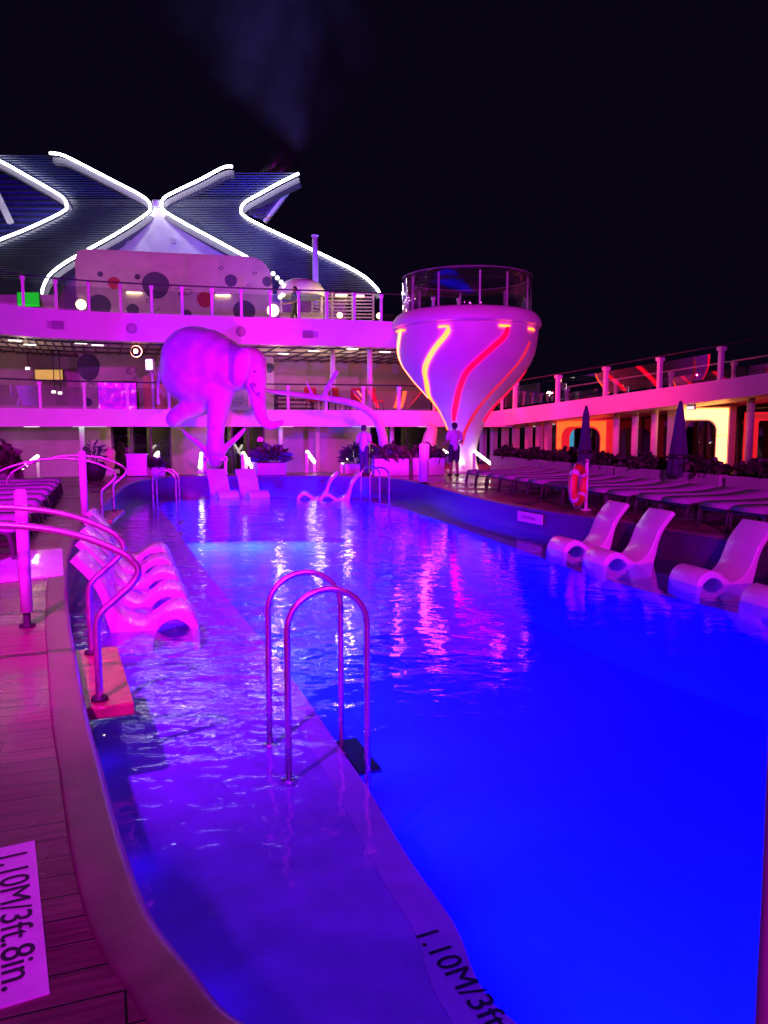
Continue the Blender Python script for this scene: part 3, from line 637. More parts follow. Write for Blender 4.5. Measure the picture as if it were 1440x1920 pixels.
# ------------------------------------------------------------------ elephant on its branch
S26 = 26 / 1440
def E(px, py, dy=0): p = P(px, py, 26 + dy); return p
def ech(lst): return [(*E(x, y, d), r * S26) for x, y, d, r in lst]
base = P(404, 888, 25.9); base.z = DECK
el = thing('elephant_statue', 'white elephant statue lit magenta, balancing on one foot at the end of the pool', 'statue', tuple(P(404, 850, 25.9)))
mb = MB()
mb.chain(ech([(348, 694, .9, 50), (366, 676, .5, 64), (388, 678, .2, 60), (412, 684, -.1, 52), (438, 690, -.4, 43), (462, 688, -.6, 33)]), 20)
mb.chain(ech([(352, 700, .6, 52), (372, 705, .3, 55), (400, 715, 0, 44)]), 20)
mb.chain(ech([(468, 682, -.75, 31), (473, 694, -.85, 27), (478, 714, -.95, 22), (482, 736, -1.0, 16), (485, 758, -1.0, 13.5), (489, 778, -1.0, 11.5), (496, 792, -1.0, 9.5), (506, 798, -1.0, 8.3), (518, 797, -1.0, 7), (529, 791, -1.0, 5.5)]), 16)
mb.chain(ech([(412, 722, -.2, 32), (411, 748, -.25, 24), (408, 775, -.25, 19.5), (405, 800, -.2, 16.5), (404, 822, -.15, 16), (404, 838, -.1, 18), (404, 843, -.1, 18.5)]), 16)
mb.chain(ech([(392, 735, .2, 34), (372, 757, .3, 24), (352, 768, .3, 20), (334, 778, .3, 17), (327, 786, .25, 17)]), 16)
mb.chain(ech([(350, 720, 1.3, 36), (356, 748, 1.6, 22), (366, 768, 1.9, 17)]), 16)      # far hind leg tucked behind
el_b = mb.remesh('body', 'statue', .055, el, el, 8)
# ears: curved shells
def ear(pts, dy, th=.05):
    mb = MB(); cx = sum(p[0] for p in pts) / len(pts); cy = sum(p[1] for p in pts) / len(pts); ring = catmull([(x, y, 0) for x, y in pts], 4, True); k = len(ring); vs = []
    for s_, o in ((1, 0), (.6, -.1), (.0001, -.14)):
        for p in ring:
            q = E(cx + (p.x - cx) * s_, cy + (p.y - cy) * s_, dy + o); vs.append(q)
    fs = [(a * k + i, a * k + (i + 1) % k, (a + 1) * k + (i + 1) % k, (a + 1) * k + i) for a in (0, 1) for i in range(k)]
    n0 = len(vs); vs2 = [v + Vector((0, th, 0)) for v in vs]
    mb.add(vs + vs2, fs + [tuple(i + n0 for i in reversed(f)) for f in fs] + [(i, (i + 1) % k, (i + 1) % k + n0, i + n0) for i in range(k)], True)
    return mb
ear([(446, 655), (462, 652), (470, 662), (468, 690), (460, 715), (448, 725), (436, 716), (434, 690), (436, 668)], -1.5).build('ear', 'statue', el, el)
mb = MB(); mb.chain(ech([(474, 722, -1.35, 5), (484, 738, -1.5, 4), (492, 744, -1.65, 2.5)]), 10); mb.build('tusk', 'statue', el, el)
mb = MB(); mb.chain(ech([(303, 690, 1.2, 5), (297, 715, 1.3, 3.5), (296, 742, 1.3, 2.5), (297, 755, 1.3, 4)]), 10); mb.build('tail', 'statue', el, el)
for px_ in (477, 489): mb = MB(); mb.sphere(E(px_, 697, -1.28 if px_ < 480 else -1.1), .045); mb.build('eye', 'ink', el, el)
st = thing('branch_stump', 'pale forked branch stump under the foot of the elephant, on a slim frame', 'sculpture', (base.x, base.y, DECK))
mb = MB(); mb.chain(ech([(404, 848, -.1, 8), (404, 856, -.1, 14), (404, 866, -.1, 13)]), 14)
mb.chain(ech([(398, 858, -.1, 9), (384, 842, -.2, 6), (366, 826, -.3, 4.5), (350, 815, -.3, 3.5), (343, 806, -.3, 2)]), 12)
mb.chain(ech([(410, 858, -.1, 9), (424, 838, -.2, 6), (440, 824, -.3, 5), (452, 812, -.3, 4.5), (459, 804, -.3, 3)]), 12)
mb.remesh('branch', 'statue', .03, st, st, 4)
def fr(x0, y0, x1, y1, w): MB_ = MB(); MB_.bar(P(x0, y0, 25.8), P(x1, y1, 25.8), w, w, up=Vector((0, 1, 0)), bev=.008); return MB_
for x in (385, 423): fr(x, 855, x, 888, .09).build('frame_post', 'white', st, st)
fr(381, 861, 427, 861, .09).build('frame_beam', 'white', st, st); fr(381, 886.5, 427, 886.5, .09).build('frame_beam', 'white', st, st)
# arched branch
ab = P(721, 880, 27.0); br = thing('arched_branch', 'pale arched branch sculpture with a fork, rising from the far planter', 'sculpture', (ab.x, ab.y, DECK))
S27 = 27 / 1440
bc = lambda l: [(*P(x, y, 27.0 + d), r * S27) for x, y, d, r in l]
mb = MB(); pts = [(722, 884, 0, 10), (721, 850, 0, 9.5), (718, 822, 0, 9), (713, 802, 0, 8.5), (704, 783, 0, 8), (690, 770, 0, 7.5), (672, 760, 0, 7), (650, 753, 0, 6.5), (625, 749, .1, 6), (595, 745, .2, 5.5), (560, 740, .3, 5), (525, 736, .4, 4.5), (485, 730, .5, 4)]
cv = catmull([(*P(x, y, 27 + d),) for x, y, d, r in pts], 4); rs = [p[3] for p in pts]
rad = [S27 * (rs[min(len(rs) - 1, i // 4)] * (1 - (i % 4) / 4) + rs[min(len(rs) - 1, i // 4 + 1)] * ((i % 4) / 4)) for i in range(len(cv))]
mb.tube(cv, rad, 14); mb.chain(bc([(606, 747, .1, 5), (617, 722, 0, 4.5), (627, 706, 0, 4.5), (632, 697, 0, 4)]), 12); mb.chain(bc([(588, 744, .2, 3.5), (580, 728, .2, 2.5), (575, 716, .2, 2)]), 8)
mb.remesh('branch', 'statue', .035, br, br, 3)
mb = MB(); mb.lathe([(0, .12), (.4, .1), (.45, .0), (0, .0)], (ab.x, ab.y, DECK), 24); mb.build('foot', 'white', br, br)

# ------------------------------------------------------------------ cocktail-glass hot tub
YC = 27.0; SCU = YC / 1440; cc = P(871, 888, YC); CU = Vector((cc.x, cc.y, 0))
cup = thing('glass_shaped_hot_tub', 'huge cocktail glass shaped hot tub with glowing red swirls', 'hot tub', (cc.x, cc.y, DECK))
def zc(y): return P(871, y, YC).z
def pr(l): return [(r * SCU, zc(y)) for y, r in l]
bowl_prof = catmull([(r, z, 0) for r, z in pr([(619, 131), (640, 129.5), (665, 125), (685, 117), (700, 107), (717, 94), (732, 80.5), (744, 70), (757, 58), (770, 48.5), (784, 41), (797, 35), (823, 26), (845, 22), (865, 22), (880, 27)])], 5)
bowl_prof = [(p.x, p.y) for p in bowl_prof]
MB().lathe([(.0, zc(619)), (bowl_prof[0][0] - .1, zc(619))] + bowl_prof, CU, 96).build('bowl', 'white', cup, cup)
MB().lathe(pr([(592, 100), (590, 118), (592, 124), (597, 130), (606, 135), (614, 136), (618, 134), (618.5, 120), (606, 112), (592, 100)]), CU, 96).build('rim', 'white', cup, cup)
MB().lathe([(0, DECK + .1), (.62, DECK + .1), (.66, DECK + .08), (.66, DECK + .001), (0, DECK + .001)], CU, 48).build('foot', 'white', cup, cup)
gl = MB().lathe([(118 * SCU, zc(591)), (118 * SCU, zc(524)), (117 * SCU, zc(524)), (117 * SCU, zc(591))], CU, 72).build('glass_wall', 'rail_glass', cup, cup)
MB().lathe([(118.5 * SCU, zc(524)), (118.5 * SCU, zc(522.5)), (116.5 * SCU, zc(522.5)), (116.5 * SCU, zc(524))], CU, 72).build('glass_edge', 'grey', gl, cup)
for a in (-168, -150, -120, -85, -60, -30, -8, 45, 90, 135):
    q = CU + Vector((math.cos(R(a)), math.sin(R(a)), 0)) * 116.2 * SCU; MB().bar((q.x, q.y, zc(591)), (q.x, q.y, zc(530)), .05, .05, up=Vector((q.x - CU.x, q.y - CU.y, 0)), bev=.006).build('glass_post', 'white', cup, cup)
MB().lathe([(0, zc(595)), (110 * SCU, zc(595))], CU, 64).build('tub_water', 'water', cup, cup)
def rad_at(z):
    for (r0, z0), (r1, z1) in zip(bowl_prof, bowl_prof[1:]):
        if z1 <= z <= z0: return r0 + (r1 - r0) * (z0 - z) / (z0 - z1 + 1e-9)
    return bowl_prof[-1][0]
def swirl(pxs, m, wpx, name='light_strip'):
    """strip drawn on the bowl: picture points on its visible side give the angle round the glass"""
    pts = []
    for x, y in pxs:
        d = ray(x, y); best = None; t = 22.0                # first meeting of the sight line with the bowl
        while t < 32:
            q = Vector((0, 0, EYE)) + d * t; e = math.hypot(q.x - CU.x, q.y - CU.y) - rad_at(q.z)
            if best is None or e < best[0]: best = (e, q)
            if e < .005: break
            t += .01
        q = best[1]; pts.append((math.atan2(q.x - CU.x, -(q.y - CU.y)), q.z))
    strip(pts, m, wpx, name); return pts
def strip(pts, m, wpx, name='light_strip'):
    pts = catmull([(a, z, 0) for a, z in pts], 6); vs = []; fs = []; k = len(pts)
    for i, p in enumerate(pts):
        t = (pts[min(k - 1, i + 1)] - pts[max(0, i - 1)]); r = rad_at(p.y); q = Vector((t.x * r, t.y, 0)); q.normalize(); w = wpx * SCU * .5 * (.55 + .45 * min(1, i / 3, (k - 1 - i) / 3))
        for sgn, lift in ((-1, .0), (-1, .035), (1, .035), (1, .0)):
            a = p.x - sgn * q.y * w / r; z = p.y + sgn * q.x * w; rr_ = rad_at(z) + lift
            vs.append(CU + Vector((rr_ * math.sin(a), -rr_ * math.cos(a), z)))
    for i in range(k - 1):
        for j in range(4): fs.append((i * 4 + j, i * 4 + (j + 1) % 4, i * 4 + 4 + (j + 1) % 4, i * 4 + 4 + j))
    fs += [(0, 1, 2, 3), (4 * k - 1, 4 * k - 2, 4 * k - 3, 4 * k - 4)]
    strip.last = MB().add(vs, fs).build(name, m, cup, cup)
swirl([(752, 618), (748, 640), (747, 662), (752, 685), (763, 705), (780, 726), (801, 747)], 'strip_white', 8); strip.last['label'] = 'yellow white glowing strip at the left edge of the bowl'
swirl([(842, 615), (836, 628), (818, 650), (803, 675), (797, 698), (801, 722), (811, 752), (823, 780), (834, 806)], 'strip_hot', 8); strip.last['label'] = 'bright yellow orange glowing strip'
red_path = swirl([(952, 612), (946, 630), (925, 650), (896, 676), (875, 698), (863, 725), (856, 755), (851, 790)], 'strip_red', 9); strip.last['label'] = 'deep red glowing strip'
swirl([(993, 640), (980, 668), (955, 700), (925, 732), (899, 762), (882, 788), (870, 815), (866, 835)], 'strip_dim', 6); strip.last['label'] = 'dim red glowing strip at the right of the bowl'

for k_, (da, m_) in enumerate(((95, 'strip_red'), (140, 'strip_red'), (185, 'strip_hot'), (230, 'strip_red'))): strip([(a + R(da), z) for a, z in red_path], m_, 8)
for l in ([(744, 622), (752, 620), (760, 619)], [(822, 613), (832, 612), (843, 612)], [(935, 610), (945, 611), (956, 611)], [(990, 616), (996, 617), (1001, 619)]): swirl(l, 'strip_hot', 3.5)
# ------------------------------------------------------------------ people
def person(c, face, label, shirt, trouser, skin='skin', long_trousers=True, h=1.72, stride=0.0, lean=0.0, arm_bend=.25, floor=DECK):
    t = thing('person', label, 'person', (c[0], c[1], floor), face, None); k = h / 1.75
    q = lambda l: [(x * k, y * k, z * k, r * k) for x, y, z, r in l]
    b = MB()                                     # facing -Y locally
    b.chain(q([(0, 0, .98, .135), (0, 0, 1.1, .13), (0, -.01, 1.25, .14), (0, 0, 1.38, .125)])); b.chain(q([(-.15, 0, 1.4, .07), (.15, 0, 1.4, .07)])); b.chain(q([(0, .01, 1.42, .062), (0, -.005, 1.53, .055)]))
    b.chain(q([(0, .0, 1.64, .092), (0, -.03, 1.585, .07)])); b.sphere([v * k for v in (0, -.098, 1.615)], .018 * k); b.sphere([v * k for v in (-.09, 0, 1.625)], .024 * k); b.sphere([v * k for v in (.09, 0, 1.625)], .024 * k)
    hands = []
    for s in (-1, 1):
        sw = s * stride
        b.chain(q([(s * .085, 0, .93, .1), (s * .095, -sw * .5, .5, .062), (s * .1, sw * .1 - sw * .5, .32, .058), (s * .1, -sw * .9 + abs(sw) * .2, .09, .04), (s * .1, -sw * .9 + abs(sw) * .2, .05, .042)]))
        b.chain(q([(s * .1, -sw * .9 + .02, .04, .04), (s * .115, -sw * .9 - .14, .03, .03)]))
        el_ = (s * .27, .03 + sw * .3, 1.13); wr = (s * .27, -arm_bend + sw * .7, .93 + arm_bend * .5)
        b.chain(q([(s * .19, 0, 1.38, .058), (*el_, .043), (*wr, .03)]))
        d = (Vector(wr) - Vector(el_)).normalized(); pa = Vector(wr) + d * .05; b.chain(q([(*wr, .028), (*(pa), .032), (*(pa + d * .035), .03)]))
        for f in range(4):
            o = Vector((0, -.033 + f * .022, 0)) + pa + d * .05; ln = (.055, .07, .075, .06)[f]
            b.chain(q([(*o, .0095), (*(o + d * ln * .6), .009), (*(o + d * ln + Vector((-s * .025, 0, 0))), .008)]), 8)
        th = pa + Vector((-s * .01, -.04, 0)); b.chain(q([(*th, .011), (*(th + d * .04 + Vector((-s * .02, -.02, 0))), .009)]), 8)
    b.remesh('body', skin, .013, t, None, 3)
    c_ = MB(); c_.chain(q([(0, 0, .95, .15), (0, 0, 1.1, .148), (0, -.01, 1.25, .156), (0, 0, 1.38, .14)])); c_.chain(q([(-.16, 0, 1.4, .085), (.16, 0, 1.4, .085)]))
    for s in (-1, 1): sw = s * stride; c_.chain(q([(s * .19, 0, 1.385, .078), (s * .24, .02 + sw * .15, 1.22, .067)]))
    c_.remesh('shirt', shirt, .02, t, None, 4)
    c_ = MB(); c_.chain(q([(-.06, 0, .96, .13), (.06, 0, .96, .13)]))
    for s in (-1, 1):
        sw = s * stride; l = [(s * .088, 0, .92, .115), (s * .096, -sw * .5, .5, .082)]
        if long_trousers: l += [(s * .1, -sw * .45, .3, .072), (s * .1, -sw * .9 + abs(sw) * .2, .09, .06)]
        c_.chain(q(l))
    c_.remesh('trousers' if long_trousers else 'shorts', trouser, .02, t, None, 4)
    c_ = MB(); c_.sphere([v * k for v in (0, .02, 1.665)], .098 * k, 16, (1, 1.02, .9)); c_.sphere([v * k for v in (0, .045, 1.62)], .085 * k, 14); c_.build('hair', 'hair', t)
    for s in (-1, 1):
        sw = s * stride; c_ = MB(); c_.chain(q([(s * .1, -sw * .9 + .03, .045, .048), (s * .115, -sw * .9 - .15, .036, .04)])); c_.remesh('shoe', 'black', .014, t, None, 2)
        c_ = MB(); c_.sphere([v * k for v in (s * .032, -.086, 1.645)], .011 * k, 8); c_.build('eye', 'ink', t)
    t.rotation_euler.x = lean
    return t
c_ = P(683, 880, 25.2); person(c_, R(150), 'person in a pale blue shirt and dark trousers standing by the far planter', 'shirt_blue', 'cloth_dark', h=1.66)
c_ = G(851, 893, DECK); person(c_, R(200), 'person in a lilac shirt and dark shorts standing before the hot tub', 'shirt_lilac', 'cloth_dark', long_trousers=False, h=1.74, stride=.06)
c_ = P(553, 600, 34.0); person(c_, R(-80), 'dark clothed person walking along the upper deck behind the glass railing', 'cloth_navy', 'cloth_dark', h=1.78, stride=.28, floor=6.34)

# ------------------------------------------------------------------ aft building: slabs, walls, ceilings
FX = [(-330, 23.2), (-150, 25.2), (0, 27.0), (70, 28.0), (140, 28.7), (240, 29.4), (350, 30.0), (500, 30.7), (650, 31.3), (760, 32.0), (860, 32.6), (960, 33.2)]
fac = [Vector(((x - 720) / 1440 * y, y, 0)) for x, y in FX]
fac = catmull(fac, 4)
def at_px(px):                                            # point of the facade curve seen at picture column px
    best = None
    for a, b in zip(fac, fac[1:]):
        for q in range(8):
            p = a.lerp(b, q / 8); e = abs(720 + 1440 * p.x / p.y - px)
            if best is None or e < best[0]: best = (e, p)
    return best[1].copy()
def back(p, d): return p + EA * d
bld = thing('aft_building', 'two level white deckhouse closing the far end of the pool', 'building', (fac[12].x, fac[12].y, -.7))
Bp = lambda mb, n, m: mb.build(n, m, bld, bld)
Bp(MB().ribbon(fac, 5.3, 6.34, .3), 'fascia', 'white')
Bp(MB().ribbon(fac, 2.1, 2.76, .3), 'fascia', 'white')
def floor_strip(z, d0, d1, th):
    mb = MB(); k = len(fac); vs = []
    for p in fac: a, b = back(p, d0), back(p, d1); vs += [(a.x, a.y, z), (b.x, b.y, z), (b.x, b.y, z - th), (a.x, a.y, z - th)]
    fs = []
    for i in range(k - 1):
        for q in range(4): fs.append((4 * i + q, 4 * i + (q + 1) % 4, 4 * i + 4 + (q + 1) % 4, 4 * i + 4 + q))
    fs += [(0, 1, 2, 3), tuple(4 * (k - 1) + q for q in (3, 2, 1, 0))]
    return mb.add(vs, fs)
Bp(floor_strip(6.33, .305, 17, .95), 'upper_slab', 'ceiling')
Bp(floor_strip(2.75, .305, 9.5, .6), 'middle_slab', 'ceiling')
# recessed back walls
bw = [back(p, 8.8) for p in fac]; Bp(MB().ribbon(bw, 2.76, 5.37, .1), 'recess_wall', 'wall_grey')
bw1 = [back(p, 4.0) for p in fac]; Bp(MB().ribbon(bw1, -.69, 2.14, .1), 'lower_wall', 'wall_grey')
mb = MB()
for i in range(4, len(fac) - 1, 1):                       # ceiling grooves: dark batten lines
    a, b = back(fac[i], .6), back(fac[i], 8.7); mb.bar((a.x, a.y, 5.355), (b.x, b.y, 5.355), .05, .05)
for d in (1.6, 3.6, 5.6, 7.6):
    for p, q in zip(fac, fac[1:]): a, b = back(p, d), back(q, d); mb.bar((a.x, a.y, 5.35), (b.x, b.y, 5.35), .06, .06)
Bp(mb, 'ceiling_battens', 'dark_metal')
for px in (657, 712):
    p = back(at_px(px), 1.2 if px > 700 else 2.5); Bp(MB().tube([(p.x, p.y, 2.76), (p.x, p.y, 5.37)], .11, 18), 'column', 'white')
for px in (155, 545, 615, 760):
    p = back(at_px(px), 1.6); Bp(MB().tube([(p.x, p.y, -.69), (p.x, p.y, 2.14)], .1, 18), 'column', 'white')
for px, ry in ((257, 616), (456, 622)):                   # round ports on the fascia
    p = at_px(px); z = P(px, ry, p.y).z; f0 = p - EA * .01
    mb = MB(); mb.tube([f0 + UP * z - EA * .05 + EA * 0, f0 + UP * z + EA * .04], .19, 28); pt = Bp(mb, 'port_ring', 'grey')
    MB().tube([f0 + UP * z - EA * .07, f0 + UP * z - EA * .045], .14, 28).build('port_disc', 'wall_grey', pt, bld)
for px, ry in ((112, 609), (588, 627)):                   # vents
    p = at_px(px); z = P(px, ry, p.y).z; mb = MB(); d = ET
    for q in range(5): mb.bar(p - EA * .03 - d * .34 + UP * (z - .1 + q * .05), p - EA * .03 + d * .34 + UP * (z - .1 + q * .05), .03, .028)
    mb.bar(p - EA * .004 - d * .37 + UP * z, p - EA * .004 + d * .37 + UP * z, .012, .3); Bp(mb, 'vent_grille', 'grey')
def ceil_light(px, py, Y, z, sx, label, m='lamp_white', grp='ceiling lights under the upper slab'):
    c = P(px, py, Y); t = thing('ceiling_light', label, 'ceiling light', (c.x, c.y, z), ANG, grp)
    MB().bbox((0, 0, -.02), (sx, .3, .036), b=.006).build('housing', 'white', t); MB().bbox((0, 0, -.045), (sx - .06, .24, .02), b=.004).build('diffuser', m, t)
for px, Y, lb in ((29, 29.5, 'leftmost small ceiling light under the upper slab'), (56, 31.0, 'small ceiling light above the yellow sign'), (152, 30.5, 'small ceiling light at the edge of the spotted wall'), (183, 31.2, 'bright small ceiling light in front of the spotted wall'),
                  (531, 34.8, 'small ceiling light right behind the head of the elephant'), (588, 33.6, 'small ceiling light above the forked branch'), (661, 32.6, 'small ceiling light nearest the thin column'), (722, 34.0, 'warm ceiling light left of the hot tub')):
    ceil_light(px, 650, Y, 5.375, .5, lb)
for px, Y, w, lb in ((168, 30.3, 1.3, 'long cold ceiling light under the middle slab at the left'), (528, 32.0, 1.0, 'long cold ceiling light under the middle slab below the trunk'), (690, 32.6, 1.4, 'long white ceiling light above the man in the pale blue shirt'), (60, 30.3, .6, 'short ceiling light under the middle slab at the far left'), (800, 34.0, .8, 'warm ceiling light under the middle slab left of the hot tub')):
    ceil_light(px, 810, Y, 2.145, w, lb, 'lamp_cold' if w > .7 else 'lamp_white', 'ceiling lights under the middle slab')
for px in (40, 560, 640, 700):
    p = back(at_px(px), 3.6); lamp('recess_fill', 'POINT', (p.x, p.y, 4.3), None, (1, .7, .5), 45, .15)  # warm points without fittings, added to brighten the dark recess
# spotted screen wall through both upper levels
tw = thing('spotted_wall', 'tall white wall painted with red and dark spots above the elephant', 'wall', (-10, 36.5, 2.76))
YW = 35.4
p0, p1 = P(145, 600, YW), P(512, 600, YW + 1.6); wd = (p1 - p0); wd.z = 0; wl = wd.length; wd.normalize(); wn = Vector((wd.y, -wd.x, 0))
def on_wall(px, py):                                      # point of the screen wall seen at a pixel
    d = ray(px, py); o = Vector((0, 0, EYE)); t = (p0 - o).dot(wn) / d.dot(wn); return o + d * t
zt = on_wall(300, 472).z; w0, w1 = Vector((p0.x, p0.y, 0)), Vector((p1.x, p1.y, 0))
prof = [(0, 2.77), (wl, 2.77), (wl, zt - 1.5)] + [(wl - 1.1 + 1.1 * math.cos(a), zt - 1.1 - .05 + 1.1 * math.sin(a)) for a in [R(q) for q in range(15, 91, 15)]] + [(.5, zt), (.12, zt - .12), (0, zt - .5)]
MB().extrude([w0 + wd * x + UP * z for x, z in prof], -wn * .35).build('panel', 'pearl', tw, tw)
def spot(px, py, r, m, sy=1.0):
    c = on_wall(px, py); c += wn * .012; rr_ = r * c.y / 1440
    poly = [c + wd * rr_ * math.cos(a) * (1 + .04 * math.sin(3 * a)) + UP * rr_ * sy * math.sin(a) for a in [2 * math.pi * i / 36 for i in range(36)]]
    MB().extrude(poly, -wn * .01).build('painted_spot', m, tw, tw)
for px, py, r, m in ((292, 535, 24, 'navy_spot'), (214, 531, 11, 'red_spot'), (433, 526, 11, 'navy_spot'), (384, 562, 14, 'red_spot'), (186, 574, 21, 'navy_spot'), (458, 584, 20, 'navy_spot'), (249, 581, 11, 'navy_spot'), (350, 590, 9, 'navy_spot'),
                     (166, 688, 20, 'navy_spot'), (164, 754, 8, 'navy_spot'), (505, 690, 9, 'navy_spot'), (501, 528, 9, 'navy_spot'), (188, 514, 5, 'navy_spot'), (258, 519, 5, 'navy_spot')): spot(px, py, r, m, 1.0 if px != 166 else 1.25)
rnd = random.Random(3); mb = MB()
for i in range(26):                                       # loose ink squiggles
    px, py = rnd.uniform(165, 490), rnd.choice((rnd.uniform(500, 590), rnd.uniform(660, 760))); r = rnd.uniform(4, 12); ph = rnd.uniform(0, 6); pts = []
    for j in range(9): a = ph + j * .7; pts.append(on_wall(px + r * math.cos(a) * (1 - j * .07), py + r * .5 * math.sin(a) * (1 - j * .05)) + wn * .008)
    mb.tube(catmull(pts, 3), .014, 6)
mb.build('ink_line', 'ink', tw, tw)
for px, py in ((252, 546), (418, 551)):                   # lit slot lamps on the screen wall
    c = on_wall(px, py) + wn * .06; t = thing('wall_light', 'lit slot lamp on the spotted wall %s' % ('below the large dark spot' if px < 300 else 'right of the red spot'), 'wall light', tuple(c), 0, 'slot lamps on the spotted wall')
    MB().bar(c - wd * .34, c + wd * .34, .1, .12, bev=.01).build('housing', 'white', t, t); MB().bar(c - wd * .33 - UP * .075, c + wd * .33 - UP * .075, .08, .03).build('diffuser', 'lamp_warm', t, t)

# ------------------------------------------------------------------ glass railings
def railing(pts, zf, h, spacing, label, group=None, cap=True, inner=False, post_w=.1):
    """pts: plan polyline; zf(i_fraction 0..1) floor height"""
    L_ = [0]
    for a, b in zip(pts, pts[1:]): L_.append(L_[-1] + (b - a).length)
    def pos(s):
        for i in range(len(pts) - 1):
            if s <= L_[i + 1] + 1e-6: return pts[i].lerp(pts[i + 1], (s - L_[i]) / (L_[i + 1] - L_[i]))
        return pts[-1]
    n = max(1, round(L_[-1] / spacing)); st = [L_[-1] * i / n for i in range(n + 1)]; z = lambda s: zf(s / L_[-1])
    c = pos(L_[-1] / 2); t = thing('glass_railing', label, 'railing', (c.x, c.y, z(L_[-1] / 2)), 0, group)
    for s in st:
        p = pos(s); zz = z(s); m = MB(); m.bbox((p.x, p.y, zz + h / 2 - .06), (post_w, post_w, h - .12), ANG, .012); m.bbox((p.x, p.y, zz + h - .11), (post_w * 1.6, post_w * 1.6, .14), ANG, .03); m.build('post', 'white', t, t)
    fine = [L_[-1] * i / (n * 4) for i in range(n * 4 + 1)]
    m = MB(); m.tube([(*pos(s)[:2], z(s) + h) for s in fine], .03, 8); m.build('handrail', 'dark_metal' if not inner else 'white', t, t)
    for a, b in zip(st, st[1:]):
        pa, pb = pos(a), pos(b); d = (pb - pa).normalized(); qa, qb = pa + d * (post_w * .55), pb - d * (post_w * .55); za, zb = z(a), z(b); nn = Vector((-d.y, d.x, 0)) * .012
        m = MB(); m.add([qa + UP * (za + .1), qb + UP * (zb + .1), qb + UP * (zb + h - .22), qa + UP * (za + h - .22), qa + nn + UP * (za + .1), qb + nn + UP * (zb + .1), qb + nn + UP * (zb + h - .22), qa + nn + UP * (za + h - .22)],
                        [(0, 1, 2, 3), (7, 6, 5, 4), (0, 4, 5, 1), (3, 2, 6, 7), (1, 5, 6, 2), (0, 3, 7, 4)]); m.build('glass_panel', 'rail_glass', t, t)
    return t
rl = [back(p, .16) for p in fac]
railing(rl[8:41], lambda f: 6.342, 1.12, 1.12, 'glass railing with white posts along the edge of the upper deck', 'glass railings of the far building')
railing(rl[8:44], lambda f: 2.762, 1.02, 1.5, 'glass railing along the middle level behind the elephant', 'glass railings of the far building')

# ------------------------------------------------------------------ right mezzanine walkway
A0 = Vector((6.2, 31.8, 0)); DM = Vector((.638, -.77, 0)).normalized(); NM = Vector((.77, .638, 0)).normalized()   # NM points away from the pool
def mz(s): return 2.3 + .0865 * s + (.0028 * max(0, s - 3) ** 2 if s > 3 else 0) * .25
SS = [-3.4 + i * .8 for i in range(26)]
mzp = [A0 + DM * s for s in SS]
mez = thing('side_walkway', 'raised white walkway sloping up along the right side', 'walkway', tuple(A0 + DM * 4 + UP * .5))
k = len(SS); mb = MB(); vs = []
for s, p in zip(SS, mzp):
    z = mz(s); vs += [p + UP * z, p + UP * (z + .66), p + NM * .25 + UP * (z + .66), p + NM * .25 + UP * z]
fs = []
for i in range(k - 1):
    for q in range(4): fs.append((4 * i + q, 4 * i + (q + 1) % 4, 4 * i + 4 + (q + 1) % 4, 4 * i + 4 + q))
mb.add(vs, fs + [(0, 3, 2, 1), tuple(4 * (k - 1) + q for q in range(4))]).build('fascia', 'white', mez, mez)
mb = MB(); vs = []
for s, p in zip(SS, mzp):
    z = mz(s) + .04; vs += [p + NM * .255 + UP * (z + .55), p + NM * 5 + UP * (z + .55), p + NM * 5 + UP * z, p + NM * .255 + UP * z]
mb.add(vs, fs + [(0, 3, 2, 1), tuple(4 * (k - 1) + q for q in range(4))]).build('soffit', 'white', mez, mez)
def mpx(px, off=0):                                       # walkway parameter seen at picture column px
    u = (px - 720) / 1440; o = A0 + NM * off; return (o.x - u * o.y) / (u * DM.y - DM.x)
for px in (1153, 1188, 1224, 1402, 1480):
    s = mpx(px, 1.5); p = A0 + NM * 1.5 + DM * s; MB().tube([(p.x, p.y, DECK), (p.x, p.y, mz(s) + .04)], .125, 20).build('column', 'white', mez, mez)
for px in (905, 925, 946, 966, 990, 1010, 1026):
    s = mpx(px, 1.2); p = A0 + NM * 1.2 + DM * s; MB().bar((p.x, p.y, DECK), (p.x, p.y, mz(s) + .04), .2, .3, up=NM, bev=.02).build('column', 'wall_grey', mez, mez)
mb = MB(); vs = [A0 + NM * 4.6 + DM * -4 + UP * DECK, A0 + NM * 4.6 + DM * 17 + UP * DECK, A0 + NM * 4.6 + DM * 17 + UP * 4.2, A0 + NM * 4.6 + DM * -4 + UP * 2.25]
mb.extrude(vs, NM * .08).build('window_wall', 'dark_glass', mez, mez)
for i in range(15): p = A0 + NM * 4.55 + DM * (-3.5 + i * 1.4); MB().bar((p.x, p.y, DECK), (p.x, p.y, min(3.9, mz(-3.5 + i * 1.4) + .04)), .07, .07, up=NM).build('mullion', 'dark_metal', mez, mez)
mb = MB(); vs = [A0 + NM * 7 + DM * -4 + UP * DECK, A0 + NM * 7 + DM * 17 + UP * DECK, A0 + NM * 7 + DM * 17 + UP * 4.2, A0 + NM * 7 + DM * -4 + UP * 2.25]
mb.extrude(vs, NM * .1).build('inner_wall', 'dark_metal', mez, mez)
L0 = 25 * .8
railing([p + NM * .12 for p in mzp], lambda f: mz(-3.4 + f * 20) + .662, 1.14, 2.2, 'sloping glass railing with white posts on the right walkway, pool side', 'glass railings of the right walkway', post_w=.15)
railing([p + NM * 3.4 for p in mzp[3:]], lambda f: mz(-1 + f * 17.6) + .6, 1.05, 2.6, 'sloping glass railing on the outer side of the right walkway', 'glass railings of the right walkway', inner=True, post_w=.12)
